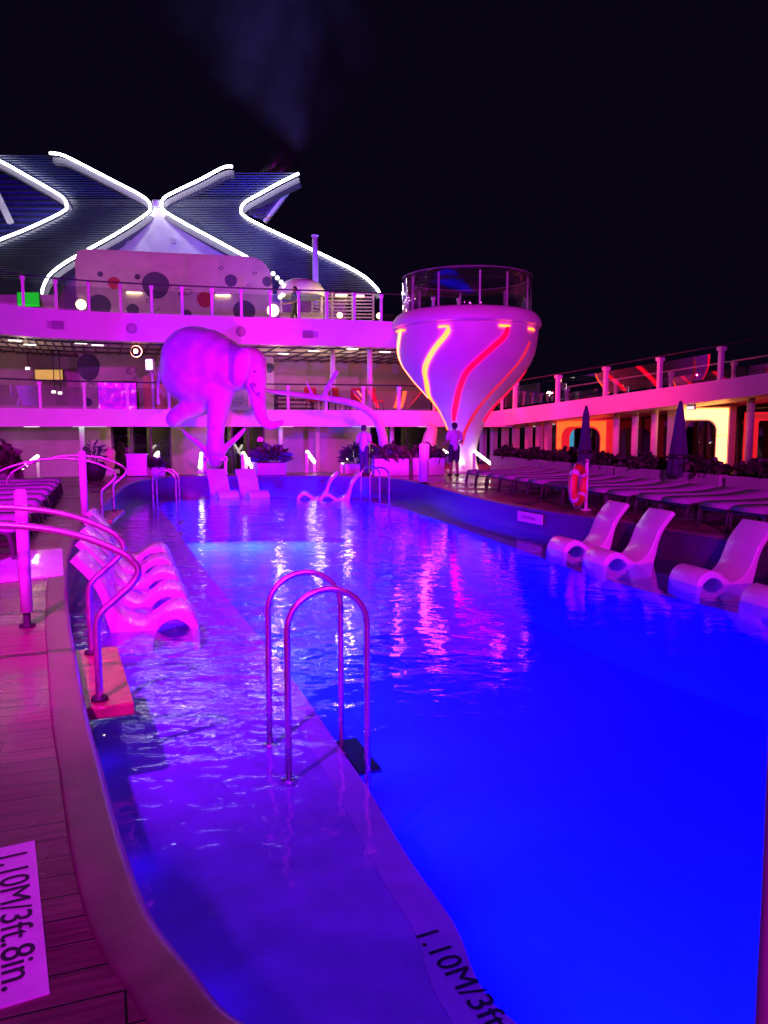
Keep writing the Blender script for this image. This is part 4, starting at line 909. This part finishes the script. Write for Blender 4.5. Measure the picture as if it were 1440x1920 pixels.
def portal(px0, px1, off, ytop, wpx, m, label, ztop=None, deep_=.5, rc_=.75, half=False):
    s0, s1 = mpx(px0, off), mpx(px1, off); o = A0 + NM * off; W = s1 - s0; t = thing('lit_portal', label, 'portal', tuple(o + DM * (s0 + s1) / 2 + UP * DECK), 0, 'glowing portals under the right walkway')
    H = ztop - DECK; w = wpx
    out = [(0, 0), (0, H), (W, H), (W, 0)]; inn = [(W - w, 0)] + [(W - w - rc_ + rc_ * math.cos(a), H - w - rc_ + rc_ * math.sin(a)) for a in [R(q) for q in range(0, 91, 10)]] + [(w + rc_ - rc_ * math.cos(a), H - w - rc_ + rc_ * math.sin(a)) for a in [R(q) for q in range(90, -1, -10)]] + [(w, 0)]
    poly = out + inn; to = lambda a, d: o + DM * (s0 + a[0]) + UP * (DECK + .002 + a[1]) + NM * d
    MB().extrude([to(a, .03) for a in poly], NM * deep_).build('frame', 'white' if half else 'portal_edge_glow', t, t)
    g = .07; out = [(g, 0), (g, H - g), (W - g, H - g), (W - g, 0)]; w2 = w - .06; rc2 = rc_ + .01
    inn = [(W - w2, 0)] + [(W - w2 - rc2 + rc2 * math.cos(a), H - w2 - rc2 + rc2 * math.sin(a)) for a in [R(q) for q in range(0, 91, 10)]] + [(w2 + rc2 - rc2 * math.cos(a), H - w2 - rc2 + rc2 * math.sin(a)) for a in [R(q) for q in range(90, -1, -10)]] + [(w2, 0)]
    if half: out = [(w + rc_ * .3, H - g), (W - g, H - g), (W - g, 0)]; inn = inn[:11] + [(w + rc_ * .3, H - w2)]
    MB().extrude([to(a, 0) for a in out + inn], NM * .027).build('light_panel', m, t, t)
    mb = MB()
    for x0, x1 in ((g, w2), (W - w2, W - g))[1 if half else 0:]: mb.bar(to((x0, H * .55), -.006), to((x1, H * .55), -.006), .02, .02)
    mb.build('panel_joint', 'dark_metal', t, t); return t
portal(1040, 1136, 2.4, 787, .36, 'portal_orange', 'orange glowing portal behind the narrow parasol', 2.4, rc_=.45)
portal(1247, 1363, 2.4, 765, .5, 'portal_yellow', 'bright yellow glowing portal right of the larger parasol', 2.82, rc_=.4, half=True)
portal(1390, 1520, 3.2, 785, .3, 'portal_red', 'dim red glowing portal at the right edge', 2.62, rc_=.1)
s = mpx(1068, 4.4); c_ = A0 + NM * 4.35 + DM * s
t = thing('info_screen', 'small blue lit screen seen through the orange portal', 'screen', (c_.x, c_.y, 1.1)); MB().bar(c_ - DM * .3 + UP * 1.65, c_ + DM * .3 + UP * 1.65, .06, 1.0, bev=.01).build('case', 'black', t, t)
MB().bar(c_ - DM * .26 + UP * 1.65 - NM * .034, c_ + DM * .26 + UP * 1.65 - NM * .034, .006, .92).build('display', 'screen_cyan', t, t)
s = mpx(1283, .2); c_ = A0 + DM * s + NM * .5; cz = mz(s) + .03
t = thing('exit_lamp', 'small white and red lamp hung under the walkway by the larger parasol', 'lamp', (c_.x, c_.y, cz)); MB().bar(c_ - DM * .14 + UP * (cz - .12), c_ + DM * .14 + UP * (cz - .12), .12, .2, bev=.01).build('case', 'white', t, t); MB().bar(c_ - DM * .12 + UP * (cz - .15) - NM * .063, c_ + DM * .12 + UP * (cz - .15) - NM * .063, .008, .06).build('diffuser', 'lamp_white', t, t)
for px, lb in ((995, 'small cold ceiling light under the walkway, left of two'), (1031, 'small cold ceiling light under the walkway beside the orange portal')):
    s = mpx(px, 2.2); c_ = A0 + NM * 2.2 + DM * s; cz = mz(s) + .04; t = thing('ceiling_light', lb, 'ceiling light', (c_.x, c_.y, cz), 0, 'ceiling lights under the right walkway')
    MB().bbox((0, 0, -.025), (.36, .3, .04), b=.006).build('housing', 'white', t); MB().bbox((0, 0, -.052), (.3, .24, .015), b=.003).build('diffuser', 'lamp_cold', t)

# ------------------------------------------------------------------ lit stair handrails
def stair_rail(a, b, Y, label, ya=None, yb=None):
    pa, pb = P(*a, Y), P(*b, Y + .35); t = thing('lit_stair_rail', label, 'handrail', (pa.x, pa.y, DECK), 0, 'stair handrails with white light bars')
    MB().bar(pa, pb, .09, .09, bev=.02).build('light_bar', 'led_warm', t, t)
    for p in (pa, pb): MB().bar((p.x, p.y, DECK if p.y < 27.2 else -.7), (p.x, p.y, p.z - .05), .1, .1, up=Vector((0, 1, 0)), bev=.012).build('post', 'white', t, t)
for a, b, Y, lb in (((37, 881), (72, 854), 24.0, 'white light bar on a stair handrail at the far left'), ((374, 878), (378, 849), 26.4, 'steep white light bar just left of the elephant frame'), ((455, 848), (473, 877), 26.6, 'white light bar right of the elephant frame, sloping down to the right'),
                    ((476, 850), (462, 868), 26.9, 'short white light bar crossing the one right of the elephant frame'), ((575, 846), (590, 867), 26.8, 'white light bar above the far pool wall, left of the facing pair'), ((641, 868), (668, 848), 26.6, 'white light bar above the far pool wall, right of the facing pair'),
                    ((828, 843), (868, 869), 26.2, 'white light bar partly behind the man in the lilac shirt'), ((889, 846), (925, 873), 26.4, 'long white light bar right of the foot of the hot tub'), ((291, 855), (297, 848), 26.9, 'tiny white light bar above the low far planter')):
    stair_rail(a, b, Y, lb)

# ------------------------------------------------------------------ things inside the middle level
def flat_panel(px0, py0, px1, py1, Y, m, name, label, cat, frame='black', grp=None, zlift=0):
    a, b = P(px0, py1, Y), P(px1, py0, Y); c = (a + b) / 2; w, h = b.x - a.x, b.z - a.z; t = thing(name, label, cat, (c.x, c.y, a.z), 0, grp)
    MB().bbox((0, .05, h / 2), (w, .08, h), b=.008).build('case', frame, t); MB().box((0, .004, h / 2), (w - .06, .006, h - .06)).build('display', m, t); return t
def dots_screen():
    m = emitter('screen_purple', (.75, .0, 1), 1.3); nt = m.node_tree; b = nt.nodes['Principled BSDF']; tc = nt.nodes.new('ShaderNodeTexCoord'); v = nt.nodes.new('ShaderNodeTexNoise'); v.inputs['Scale'].default_value = 3.2; v.inputs['Detail'].default_value = 3
    r = nt.nodes.new('ShaderNodeValToRGB'); e = r.color_ramp.elements; e[0].position = .42; e[0].color = (.45, 0, .9, 1); e[1].position = .72; e[1].color = (1, .35, 1, 1); x = e.new(.6); x.color = (.9, .0, 1, 1)
    nt.links.new(tc.outputs['Object'], v.inputs['Vector']); nt.links.new(v.outputs['Fac'], r.inputs['Fac']); nt.links.new(r.outputs['Color'], b.inputs['Emission Color']); return m
M['screen_purple'] = dots_screen()
flat_panel(184, 714, 256, 770, 33.5, 'screen_purple', 'stage_screen', 'magenta glowing screen with bright blotches left of the elephant', 'screen')
flat_panel(65, 692, 118, 713, 34.6, mat('sign_face', (.5, .4, .1), .5, 0, (1, .62, .12), .5, var=.3, vscale=4), 'lit_sign', 'dim yellow lit panel behind the middle railing at the left', 'sign')
flat_panel(32, 547, 74, 576, 35.0, 'screen_green', 'bar_screen', 'bright green screen on the upper deck at the left', 'screen')
for px, py, lb in ((102, 735, 'small white spotlight behind the middle railing, left of two'), (114, 737, 'small white spotlight behind the middle railing, right of two'), (53, 691, 'small hanging spotlight at the left of the yellow panel')):
    c = P(px, py, 33.2); t = thing('spotlight', lb, 'spotlight', (c.x, c.y, 5.375), 0, 'small spotlights hanging on the middle level'); MB().tube([(0, 0, 0), (0, 0, c.z - 5.375 + .05)], .02, 8).build('stem', 'dark_metal', t)
    MB().bbox((0, 0, c.z - 5.375), (.2, .16, .14), b=.02).build('housing', 'white', t); MB().bbox((0, -.085, c.z - 5.375), (.16, .012, .1), b=.003).build('lens', 'lamp_white', t)
c = P(256, 659, 30.4); t = thing('stage_light', 'round stage lamp glowing white with a red edge under the upper slab', 'stage light', (c.x, c.y, 5.29), 0)
MB().tube([(0, 0, 0), (0, 0, c.z - 5.29 + .2)], .03, 10).build('bracket', 'dark_metal', t); MB().lathe([(0, .22), (.2, .2), (.25, .0), (.25, -.05)], n=24).build('housing', 'black', t).location = (0, 0, c.z - 5.29); t.children[1].rotation_euler = (R(90), 0, 0); t.children[1].location.y = .1
MB().sphere((0, -.03, c.z - 5.29), .225, 20, (1, .4, 1)).build('lens', 'lamp_red', t)
c = P(283, 684, 30.2); pb = P(288, 768, 30.2); t = thing('stage_light', 'pale moving head lamp on a pole left of the elephant', 'stage light', (pb.x, pb.y, 2.76), 0)
MB().tube([(0, 0, 0), (0, 0, c.z - 2.76 - .3)], .05, 12).build('pole', 'white', t); MB().bbox((-.08, 0, c.z - 2.76), (.3, .26, .46), b=.04).build('head', 'white', t); MB().bbox((-.08, -.135, c.z - 2.76), (.22, .02, .36), b=.006).build('lens', 'led_warm', t)
# tan partition behind the elephant
p_, q_ = P(270, 768, 34.5), P(345, 768, 34.9); mb = MB(); mb.bar((p_.x, p_.y, 3.55), (q_.x, q_.y, 3.55), .1, 1.58, bev=.01); t = mb.solo('tan_partition', 'tan', (p_.x, p_.y, 2.76)); tag(t, 'tan panel partition on the middle level just left of the elephant', 'partition')
# red chairs and a rack of stacked beds on the middle level
def make_chair(label):
    t = thing('lounge_chair', label, 'chair', (0, 0, 0), 0, 'red chairs on the middle level'); MB().bbox((0, 0, .42), (.55, .52, .1), b=.03).build('seat', 'red_fabric', t)
    MB().bar((0, .24, .44), (0, .36, .98), .55, .08, up=Vector((0, -1, .2)), bev=.02).build('backrest', 'red_fabric', t)
    for x in (-.22, .22):
        for y in (-.2, .2): MB().bar((x, y, .38), (x * 1.15, y * 1.15, .0), .035, .035).build('leg', 'dark_metal', t)
    return t
chr_ = make_chair('')
for i, (px, Y, rz, lb) in enumerate(((588, 32.6, 30, 'red chair under the forked branch'), (616, 33.4, -40, 'red chair right of the forked branch'), (642, 33.0, 70, 'red chair beside the thin column'), (664, 32.8, -20, 'red chair right of the thin column'), (704, 33.0, 40, 'red chair beside the column nearest the hot tub'))):
    o = chr_ if i == 0 else copy_tree(chr_); p = P(px, 760, Y); o.location = (p.x, p.y, 2.762); o.rotation_euler.z = R(rz); o['label'] = lb
p = P(552, 765, 33.6); t = thing('stacked_beds', 'rack of dark stacked loungers behind the middle railing', 'rack', (p.x, p.y, 2.762), ANG)
for z in (.12, .3, .48, .66): MB().bbox((0, 0, z), (1.7, .65, .07), b=.02).build('bed', 'frame', t)
for x in (-.8, .8): MB().bbox((x, 0, .4), (.05, .6, .8), b=.01).build('end_frame', 'dark_metal', t)
# lower level: curtained glass, pale sculptures, warm lamps
for px0, px1, lb in ((215, 330, 'glazed wall with cream curtains left of the elephant frame'), (425, 520, 'glazed wall with cream curtains right of the elephant frame'), (735, 840, 'glazed wall with cream curtains left of the hot tub')):
    a, b = back(at_px(px0), 2.6), back(at_px(px1), 2.6); c = (a + b) / 2; d = (b - a); w = d.length; d.normalize(); t = thing('curtained_window', lb, 'window', (c.x, c.y, -.69), 0, 'curtained windows of the lower level')
    MB().bar(a + UP * .72, b + UP * .72, .03, 2.8).build('pane', 'dark_glass', t, t)
    n = max(3, round(w / .9))
    for i in range(n + 1): p = a + d * w * i / n; MB().bar((p.x, p.y, -.68), (p.x, p.y, 2.12), .07, .09, up=EA).build('mullion', 'dark_metal', t, t)
    for i in range(n):
        if i % 3 == 2: continue
        s0 = w * (i + .12) / n; s1 = w * (i + .8) / n; pts = []
        for j in range(15): s = s0 + (s1 - s0) * j / 14; pts.append(a + d * s + EA * (.35 + .06 * math.sin(j * 2.2)))
        MB().ribbon(pts, -.68, 2.1, .02).build('curtain', 'curtain', t, t)
    lamp('interior_lamp', 'POINT', (c.x + EA.x * .9 - .1, c.y + EA.y * .9, 1.6), None, (1, .72, .32), 22, .15)
    p = c + EA * .9; g_ = thing('pendant_lamp', 'warm pendant lamp inside the ' + lb.replace('glazed wall with cream curtains ', 'window '), 'lamp', (p.x, p.y, 2.14), 0, 'warm lamps behind the curtained windows')
    MB().tube([(0, 0, 0), (0, 0, -.25)], .012, 8).build('cord', 'black', g_); MB().sphere((0, 0, -.34), .1, 16).build('globe', 'lamp_warm', g_)
for px, py, hpx, Y, lb in ((806, 846, 52, 28.6, 'cream rounded sculpture left of the standing man'), (207, 880, 42, 26.2, 'cream rounded sculpture behind the far handrails')):
    c = P(px, py + 20, Y); k_ = hpx * Y / 1440; t = thing('cream_sculpture', lb, 'sculpture', (c.x, c.y, DECK if c.y < 27 else -.69), 0); z0 = P(px, py, Y).z - t.location.z
    MB().bbox((0, 0, z0 / 2), (.5, .5, z0), b=.02).build('plinth', 'white', t)
    mb = MB(); mb.chain([(-.05, 0, z0 + .2 * k_, .28 * k_), (0, 0, z0 + .5 * k_, .25 * k_), (.08 * k_, 0, z0 + .75 * k_, .2 * k_), (-.02 * k_, -.03, z0 + .88 * k_, .13 * k_)]); mb.remesh('figure', 'cream', .04, t, None, 5)
# ------------------------------------------------------------------ upper deck fittings
def ball_lamp(px, py, Y, r, label):
    c = P(px, py, Y); t = thing('table_lamp', label, 'lamp', (c.x, c.y, 6.342), 0, 'warm lamps on the upper deck'); MB().tube([(0, 0, 0), (0, 0, c.z - 6.342)], .03, 10).build('stem', 'dark_metal', t); MB().lathe([(0, .02), (.14, .018), (.15, 0), (0, 0)], n=20).build('base', 'dark_metal', t)
    MB().sphere((0, 0, c.z - 6.342), r, 18).build('globe', 'lamp_warm', t)
ball_lamp(152, 571, 32.5, .2, 'glowing warm globe lamp at the left end of the spotted wall'); ball_lamp(512, 582, 33.5, .25, 'glowing warm globe lamp at the right end of the spotted wall')
ball_lamp(637, 591, 34.4, .12, 'small warm lamp under the end of the funnel tube'); ball_lamp(711, 592, 34.6, .12, 'small warm lamp at the right end of the upper railing')
lamp('upper_lamp', 'POINT', P(515, 575, 33.0), None, (1, .68, .25), 80, .2); lamp('upper_lamp', 'POINT', P(155, 560, 32.2), None, (1, .68, .25), 75, .2); lamp('upper_lamp', 'POINT', P(650, 560, 36), None, (1, .7, .35), 120, .2)
for px, py, lb in ((603, 553, 'small warm light strip on the slatted wind screen, left of three'), (640, 552, 'small warm light strip on the slatted wind screen, middle of three'), (672, 553, 'small warm light strip on the slatted wind screen, right of three')):
    c = P(px, py, 38.3); t = thing('light_strip', lb, 'wall light', tuple(c), 0, 'warm light strips on the slatted wind screen'); MB().bbox((0, 0, 0), (.6, .1, .1), b=.01).build('housing', 'white', t); MB().bbox((0, -.03, -.06), (.54, .06, .03), b=.005).build('diffuser', 'lamp_warm', t)
# white bar shell with a cascade of bulbs
pb = P(565, 600, 37.0); t = thing('bar_canopy', 'rounded white canopy with a cascade of bulbs at the right of the spotted wall', 'canopy', (pb.x, pb.y, 6.342))
zt_ = P(560, 524, 37).z - 6.342
MB().lathe([(.0, zt_), (.5, zt_ - .03), (.9, zt_ - .2), (1.1, zt_ - .5), (1.15, zt_ - .8), (1.05, zt_ - .8), (.8, zt_ - .35), (0, zt_ - .15)], n=40).build('shell', 'white', t)
for x in (-.95, .95): MB().tube([(x, 0, 0), (x, 0, zt_ - .6)], .07, 12).build('post', 'white', t)
MB().bbox((0, .2, .55), (2.0, .6, 1.1), b=.03).build('counter', 'wall_grey', t)
for i, (px, py) in enumerate(((512, 513), (520, 521), (527, 529), (533, 537), (536, 546), (531, 553), (525, 557))):
    c = P(px, py, 36.2); MB().sphere(c, .1, 14).build('bulb', 'lamp_white', t, t)
# slatted wind screen right, white wall left
a, b = P(585, 605, 38.5), P(700, 605, 38.5); t = thing('slatted_screen', 'pale slatted wind screen under the right foot of the funnel', 'screen wall', ((a.x + b.x) / 2, a.y, 6.342))
zz = P(640, 549, 38.5).z; mb = MB()
for i in range(14): z = 6.45 + (zz - 6.5) * i / 13; mb.bar((a.x, a.y, z), (b.x, b.y, z), .04, .07)
mb.build('slats', 'wall_grey', t, t)
for q in (0, .33, .66, 1): p = a.lerp(b, q); MB().bar((p.x, p.y + .07, 6.343), (p.x, p.y + .07, zz + .05), .08, .08, up=EA).build('post', 'white', t, t)
a, b = P(-60, 590, 37), P(105, 590, 37); mb = MB(); mb.bar((a.x, a.y, 7.3), (b.x, b.y, 7.3), .2, 1.9, bev=.02); o = mb.solo('bar_wall', 'white', (a.x, a.y, 6.342)); tag(o, 'white bar wall on the upper deck behind the green screen', 'wall')
p_ = P(591, 480, 44); mb = MB(); mb.tube([(p_.x, p_.y, 6.34), (p_.x, p_.y, P(591, 443, 44).z)], .16, 16); mb.tube([(p_.x, p_.y, P(591, 443, 44).z), (p_.x, p_.y, P(591, 441, 44).z)], .2, 16); o = mb.solo('vent_pipe', 'white', (p_.x, p_.y, 6.34)); tag(o, 'short white vent pipe beside the right slope of the funnel', 'pipe')

# ------------------------------------------------------------------ funnel
fn = thing('ship_funnel', 'dark louvered funnel forming a white lit X', 'funnel', (-12, 46, 6.34))
def dep(y): return 46.5 + 2.0 * (1 - abs(y - 385) / 110 if 275 < y < 495 else 0) - (.02 * (y - 495) if y > 495 else 0)
PLA = [(-150, 232), (0, 303), (60, 336), (112, 366), (126, 378), (129, 388), (122, 400), (60, 430), (0, 454), (-150, 515)]
PLB = [(98, 291), (120, 294), (150, 308), (210, 339), (262, 366), (280, 379), (285, 392), (278, 404), (230, 436), (170, 470), (125, 496), (98, 518), (86, 540), (84, 552)]
PLC = [(438, 316), (420, 318), (380, 339), (330, 363), (311, 374), (306, 386), (312, 399), (350, 422), (400, 449), (455, 479), (500, 503)]
PLD = [(561, 329), (530, 344), (490, 366), (462, 382), (454, 395), (460, 408), (500, 430), (560, 458), (620, 487), (655, 504), (685, 522), (704, 540), (711, 550)]
def led_line(pl, name):
    pts = catmull([P(x, y, dep(y)) for x, y in pl], 5); MB().tube([p - Vector((0, .35, 0)) for p in pts], .075, 10).build(name, 'led', fn, fn)
    # the white channel the tube lies in: a deep rounded fin
    mb = MB(); k = len(pts); vs = []
    for i, p in enumerate(pts):
        t = pts[min(k - 1, i + 1)] - pts[max(0, i - 1)]; t.y = 0; t.normalize(); nn = Vector((-t.z, 0, t.x))
        for a, d in ((-.15, .02), (.15, .02), (.2, .9), (-.2, .9)): vs.append(p + nn * a + Vector((0, d, -.24)))
    fs = []
    for i in range(k - 1):
        for q in range(4): fs.append((4 * i + q, 4 * i + (q + 1) % 4, 4 * i + 4 + (q + 1) % 4, 4 * i + 4 + q))
    fs += [(0, 3, 2, 1), tuple(4 * (k - 1) + q for q in range(4))]
    mb.add(vs, fs, False).build('light_channel', 'channel', fn, fn)
for pl in (PLA, PLB, PLC, PLD): led_line(pl, 'light_tube')
def x_at(pl, y):
    for (x0, y0), (x1, y1) in zip(pl, pl[1:]):
        if min(y0, y1) <= y <= max(y0, y1) and y0 != y1: return x0 + (x1 - x0) * (y - y0) / (y1 - y0)
    return pl[0][0] if abs(y - pl[0][1]) < abs(y - pl[-1][1]) else pl[-1][0]
def mono(pl): return sorted(pl, key=lambda p: p[1])
def louvers(pl, pr_, y0, y1, step, name, m, th, gapped):
    mb = MB(); y = y0
    while y < y1:
        xl, xr = x_at(mono(pl), y), x_at(mono(pr_), y)
        if xr > xl + 1:
            a, b = P(xl, y, dep(y) + .25), P(xr, y, dep(y) + .25); mb.bar(a, b, .22 if gapped else .3, th, up=Vector((0, -.6, 1)))
        y += step
    mb.build(name, m, fn, fn)
louvers(PLA, PLB, 291, 374, 4.6, 'upper_louvers', 'navy', .05, True); louvers(PLA, PLB, 374, 552, 4.2, 'lower_louvers', 'navy', .1, False)
louvers(PLC, PLD, 324, 374, 4.6, 'upper_louvers', 'navy', .05, True); louvers(PLC, PLD, 374, 550, 4.2, 'lower_louvers', 'navy', .1, False)
def backing(pl, pr_, ys, off, m, name):
    mb = MB(); vs = []
    for y in ys:
        a, b = P(x_at(mono(pl), y), y, dep(y) + off), P(x_at(mono(pr_), y), y, dep(y) + off); vs += [a, b, b + Vector((0, .3, 0)), a + Vector((0, .3, 0))]
    fs = []; k = len(ys)
    for i in range(k - 1):
        for q in range(4): fs.append((4 * i + q, 4 * i + (q + 1) % 4, 4 * i + 4 + (q + 1) % 4, 4 * i + 4 + q))
    fs += [(0, 3, 2, 1), tuple(4 * (k - 1) + q for q in range(4))]; mb.add(vs, fs).build(name, m, fn, fn)
backing(PLA, PLB, [292, 310, 330, 350, 368], .6, 'blue_panel', 'upper_backing'); backing(PLA, PLB, [368, 378, 386, 395, 410, 440, 480, 515, 552], .55, 'navy_dark', 'lower_backing')
backing(PLC, PLD, [330, 340, 350, 368], .6, 'blue_panel', 'upper_backing'); backing(PLC, PLD, [368, 378, 386, 395, 410, 440, 480, 515, 549], .55, 'navy_dark', 'lower_backing')
# side lattices inside the two outer V shapes
def lattice(poly, Y, name, n, dirn):
    pts = [P(x, y, Y) for x, y in poly]; MB().extrude(pts, (0, .2, 0)).build(name, 'blue_panel', fn, fn)
    mb = MB(); y0, y1 = min(p[1] for p in poly), max(p[1] for p in poly)
    for i in range(n):
        y = y0 + (y1 - y0) * (i + .5) / n; xs = []
        for (xa, ya), (xb, yb) in zip(poly, poly[1:] + poly[:1]):
            if (ya - y) * (yb - y) < 0: xs.append(xa + (xb - xa) * (y - ya) / (yb - ya))
        if len(xs) == 2: mb.bar(P(xs[0], y, Y - .15), P(xs[1], y, Y - .15), .15, .07)
    mb.build(name + '_slats', 'navy', fn, fn)
lattice([(-150, 240), (0, 309), (110, 370), (122, 388), (110, 400), (0, 450), (-150, 505)], 49, 'side_lattice', 26, 1)
lattice([(552, 336), (470, 385), (462, 395), (470, 404), (492, 412)], 49, 'side_lattice', 12, 1)
mb = MB(); mb.bar(P(556, 336, 49.5), P(495, 416, 49.5), .4, .3); mb.build('strut', 'white', fn, fn); mb = MB(); mb.bar(P(-12, 350, 48.2), P(20, 418, 48.2), .35, .3); mb.build('strut', 'white', fn, fn)
# pale front wall between the slopes
poly = [(292, 382), (300, 388), (350, 428), (455, 486), (455, 610), (120, 610), (120, 505), (230, 442), (284, 400)]
MB().extrude([P(x, y, 48.3 if y < 500 else 48.3) for x, y in poly], (0, .8, 0)).build('front_wall', 'pearl', fn, fn)
mb = MB(); mb.tube([P(293, 388, 47.6), P(292, 376, 47.6)], .22, 14); mb.build('cap', 'white', fn, fn)
for px in (239, 326): MB().bbox(P(px, 452, 48.2), (.25, .2, .3), b=.03).build('wall_fitting', 'grey', fn, fn)
MB().bbox(P(330, 585, 50.5), (22, 3, 3.4), b=.05).build('base_house', 'white', fn, fn)
lamp('funnel_wash', 'SPOT', P(292, 470, 43.0), P(292, 420, 48.3), (.95, .97, 1), 260, .3, 110, .9)
ex = thing('exhaust_pipe', 'dark inclined exhaust pipes rising behind the right arm of the X', 'exhaust pipe', tuple(P(495, 330, 51)))
for dx, dy in ((0, 0), (14, 12)): MB().tube([P(487 + dx, 340 + dy, 51), P(540 + dx, 280 + dy, 51)], .45, 18).build('pipe', 'dark_metal', ex, ex)

# ------------------------------------------------------------------ smoke drifting off the funnel
def smoke():
    a, b = P(560, 290, 51), P(470, -190, 53); ax = b - a; Ls = ax.length; n_ = 24; r0, r1 = .35, 14
    prof = [(0, 0)] + [(r0 + (r1 - r0) * (i / n_) ** .8, Ls * i / n_) for i in range(n_ + 1)] + [(0, Ls)]
    m = bpy.data.materials.new('exhaust_smoke'); m.use_nodes = True; nt = m.node_tree; nt.nodes.clear(); N = nt.nodes.new; L = nt.links.new
    def math_(op, x, y=None):
        q = N('ShaderNodeMath'); q.operation = op
        for i, v in enumerate((x, y)):
            if v is None: continue
            if isinstance(v, (int, float)): q.inputs[i].default_value = v
            else: L(v, q.inputs[i])
        return q.outputs[0]
    o = N('ShaderNodeOutputMaterial'); v = N('ShaderNodeVolumePrincipled'); v.inputs['Color'].default_value = (.55, .55, .72, 1); v.inputs['Anisotropy'].default_value = .1
    tc = N('ShaderNodeTexCoord'); n = N('ShaderNodeTexNoise'); n.inputs['Scale'].default_value = .2; n.inputs['Detail'].default_value = 4; n.inputs['Distortion'].default_value = .8; L(tc.outputs['Object'], n.inputs['Vector'])
    n2 = N('ShaderNodeTexNoise'); n2.inputs['Scale'].default_value = .16; n2.inputs['Detail'].default_value = 3; L(tc.outputs['Object'], n2.inputs['Vector'])
    sx = N('ShaderNodeSeparateXYZ'); L(tc.outputs['Object'], sx.inputs[0])
    rr_ = math_('SQRT', math_('ADD', math_('MULTIPLY', sx.outputs[0], sx.outputs[0]), math_('MULTIPLY', sx.outputs[1], sx.outputs[1])))
    t = math_('POWER', math_('MAXIMUM', math_('DIVIDE', sx.outputs[2], Ls), 0.0), .8); edge = math_('ADD', math_('MULTIPLY', t, r1 - r0), r0)
    u = math_('DIVIDE', rr_, edge); warp = math_('MULTIPLY', math_('SUBTRACT', n2.outputs['Fac'], .5), 2.4)
    f0 = math_('MAXIMUM', math_('SUBTRACT', .74, math_('ADD', u, warp)), 0.0); f = math_('MULTIPLY', f0, math_('MULTIPLY', f0, 2.2))
    mr = N('ShaderNodeMapRange'); mr.inputs['From Min'].default_value = .36; mr.inputs['From Max'].default_value = .66; L(n.outputs['Fac'], mr.inputs['Value'])
    thin = math_('DIVIDE', .2, math_('ADD', math_('MULTIPLY', t, 2.2), .35))
    L(math_('MULTIPLY', math_('MULTIPLY', f, mr.outputs[0]), thin), v.inputs['Density']); L(v.outputs[0], o.inputs['Volume'])
    ob = MB().lathe(prof, n=28).build('smoke', m); ob.location = a; ob.rotation_euler = ax.to_track_quat('Z', 'Y').to_euler(); ob['kind'] = 'stuff'
smoke()
lamp('funnel_top_light', 'SPOT', P(300, 330, 49), P(480, 60, 51), (.25, .25, 1), 1500, .3, 110, .9)
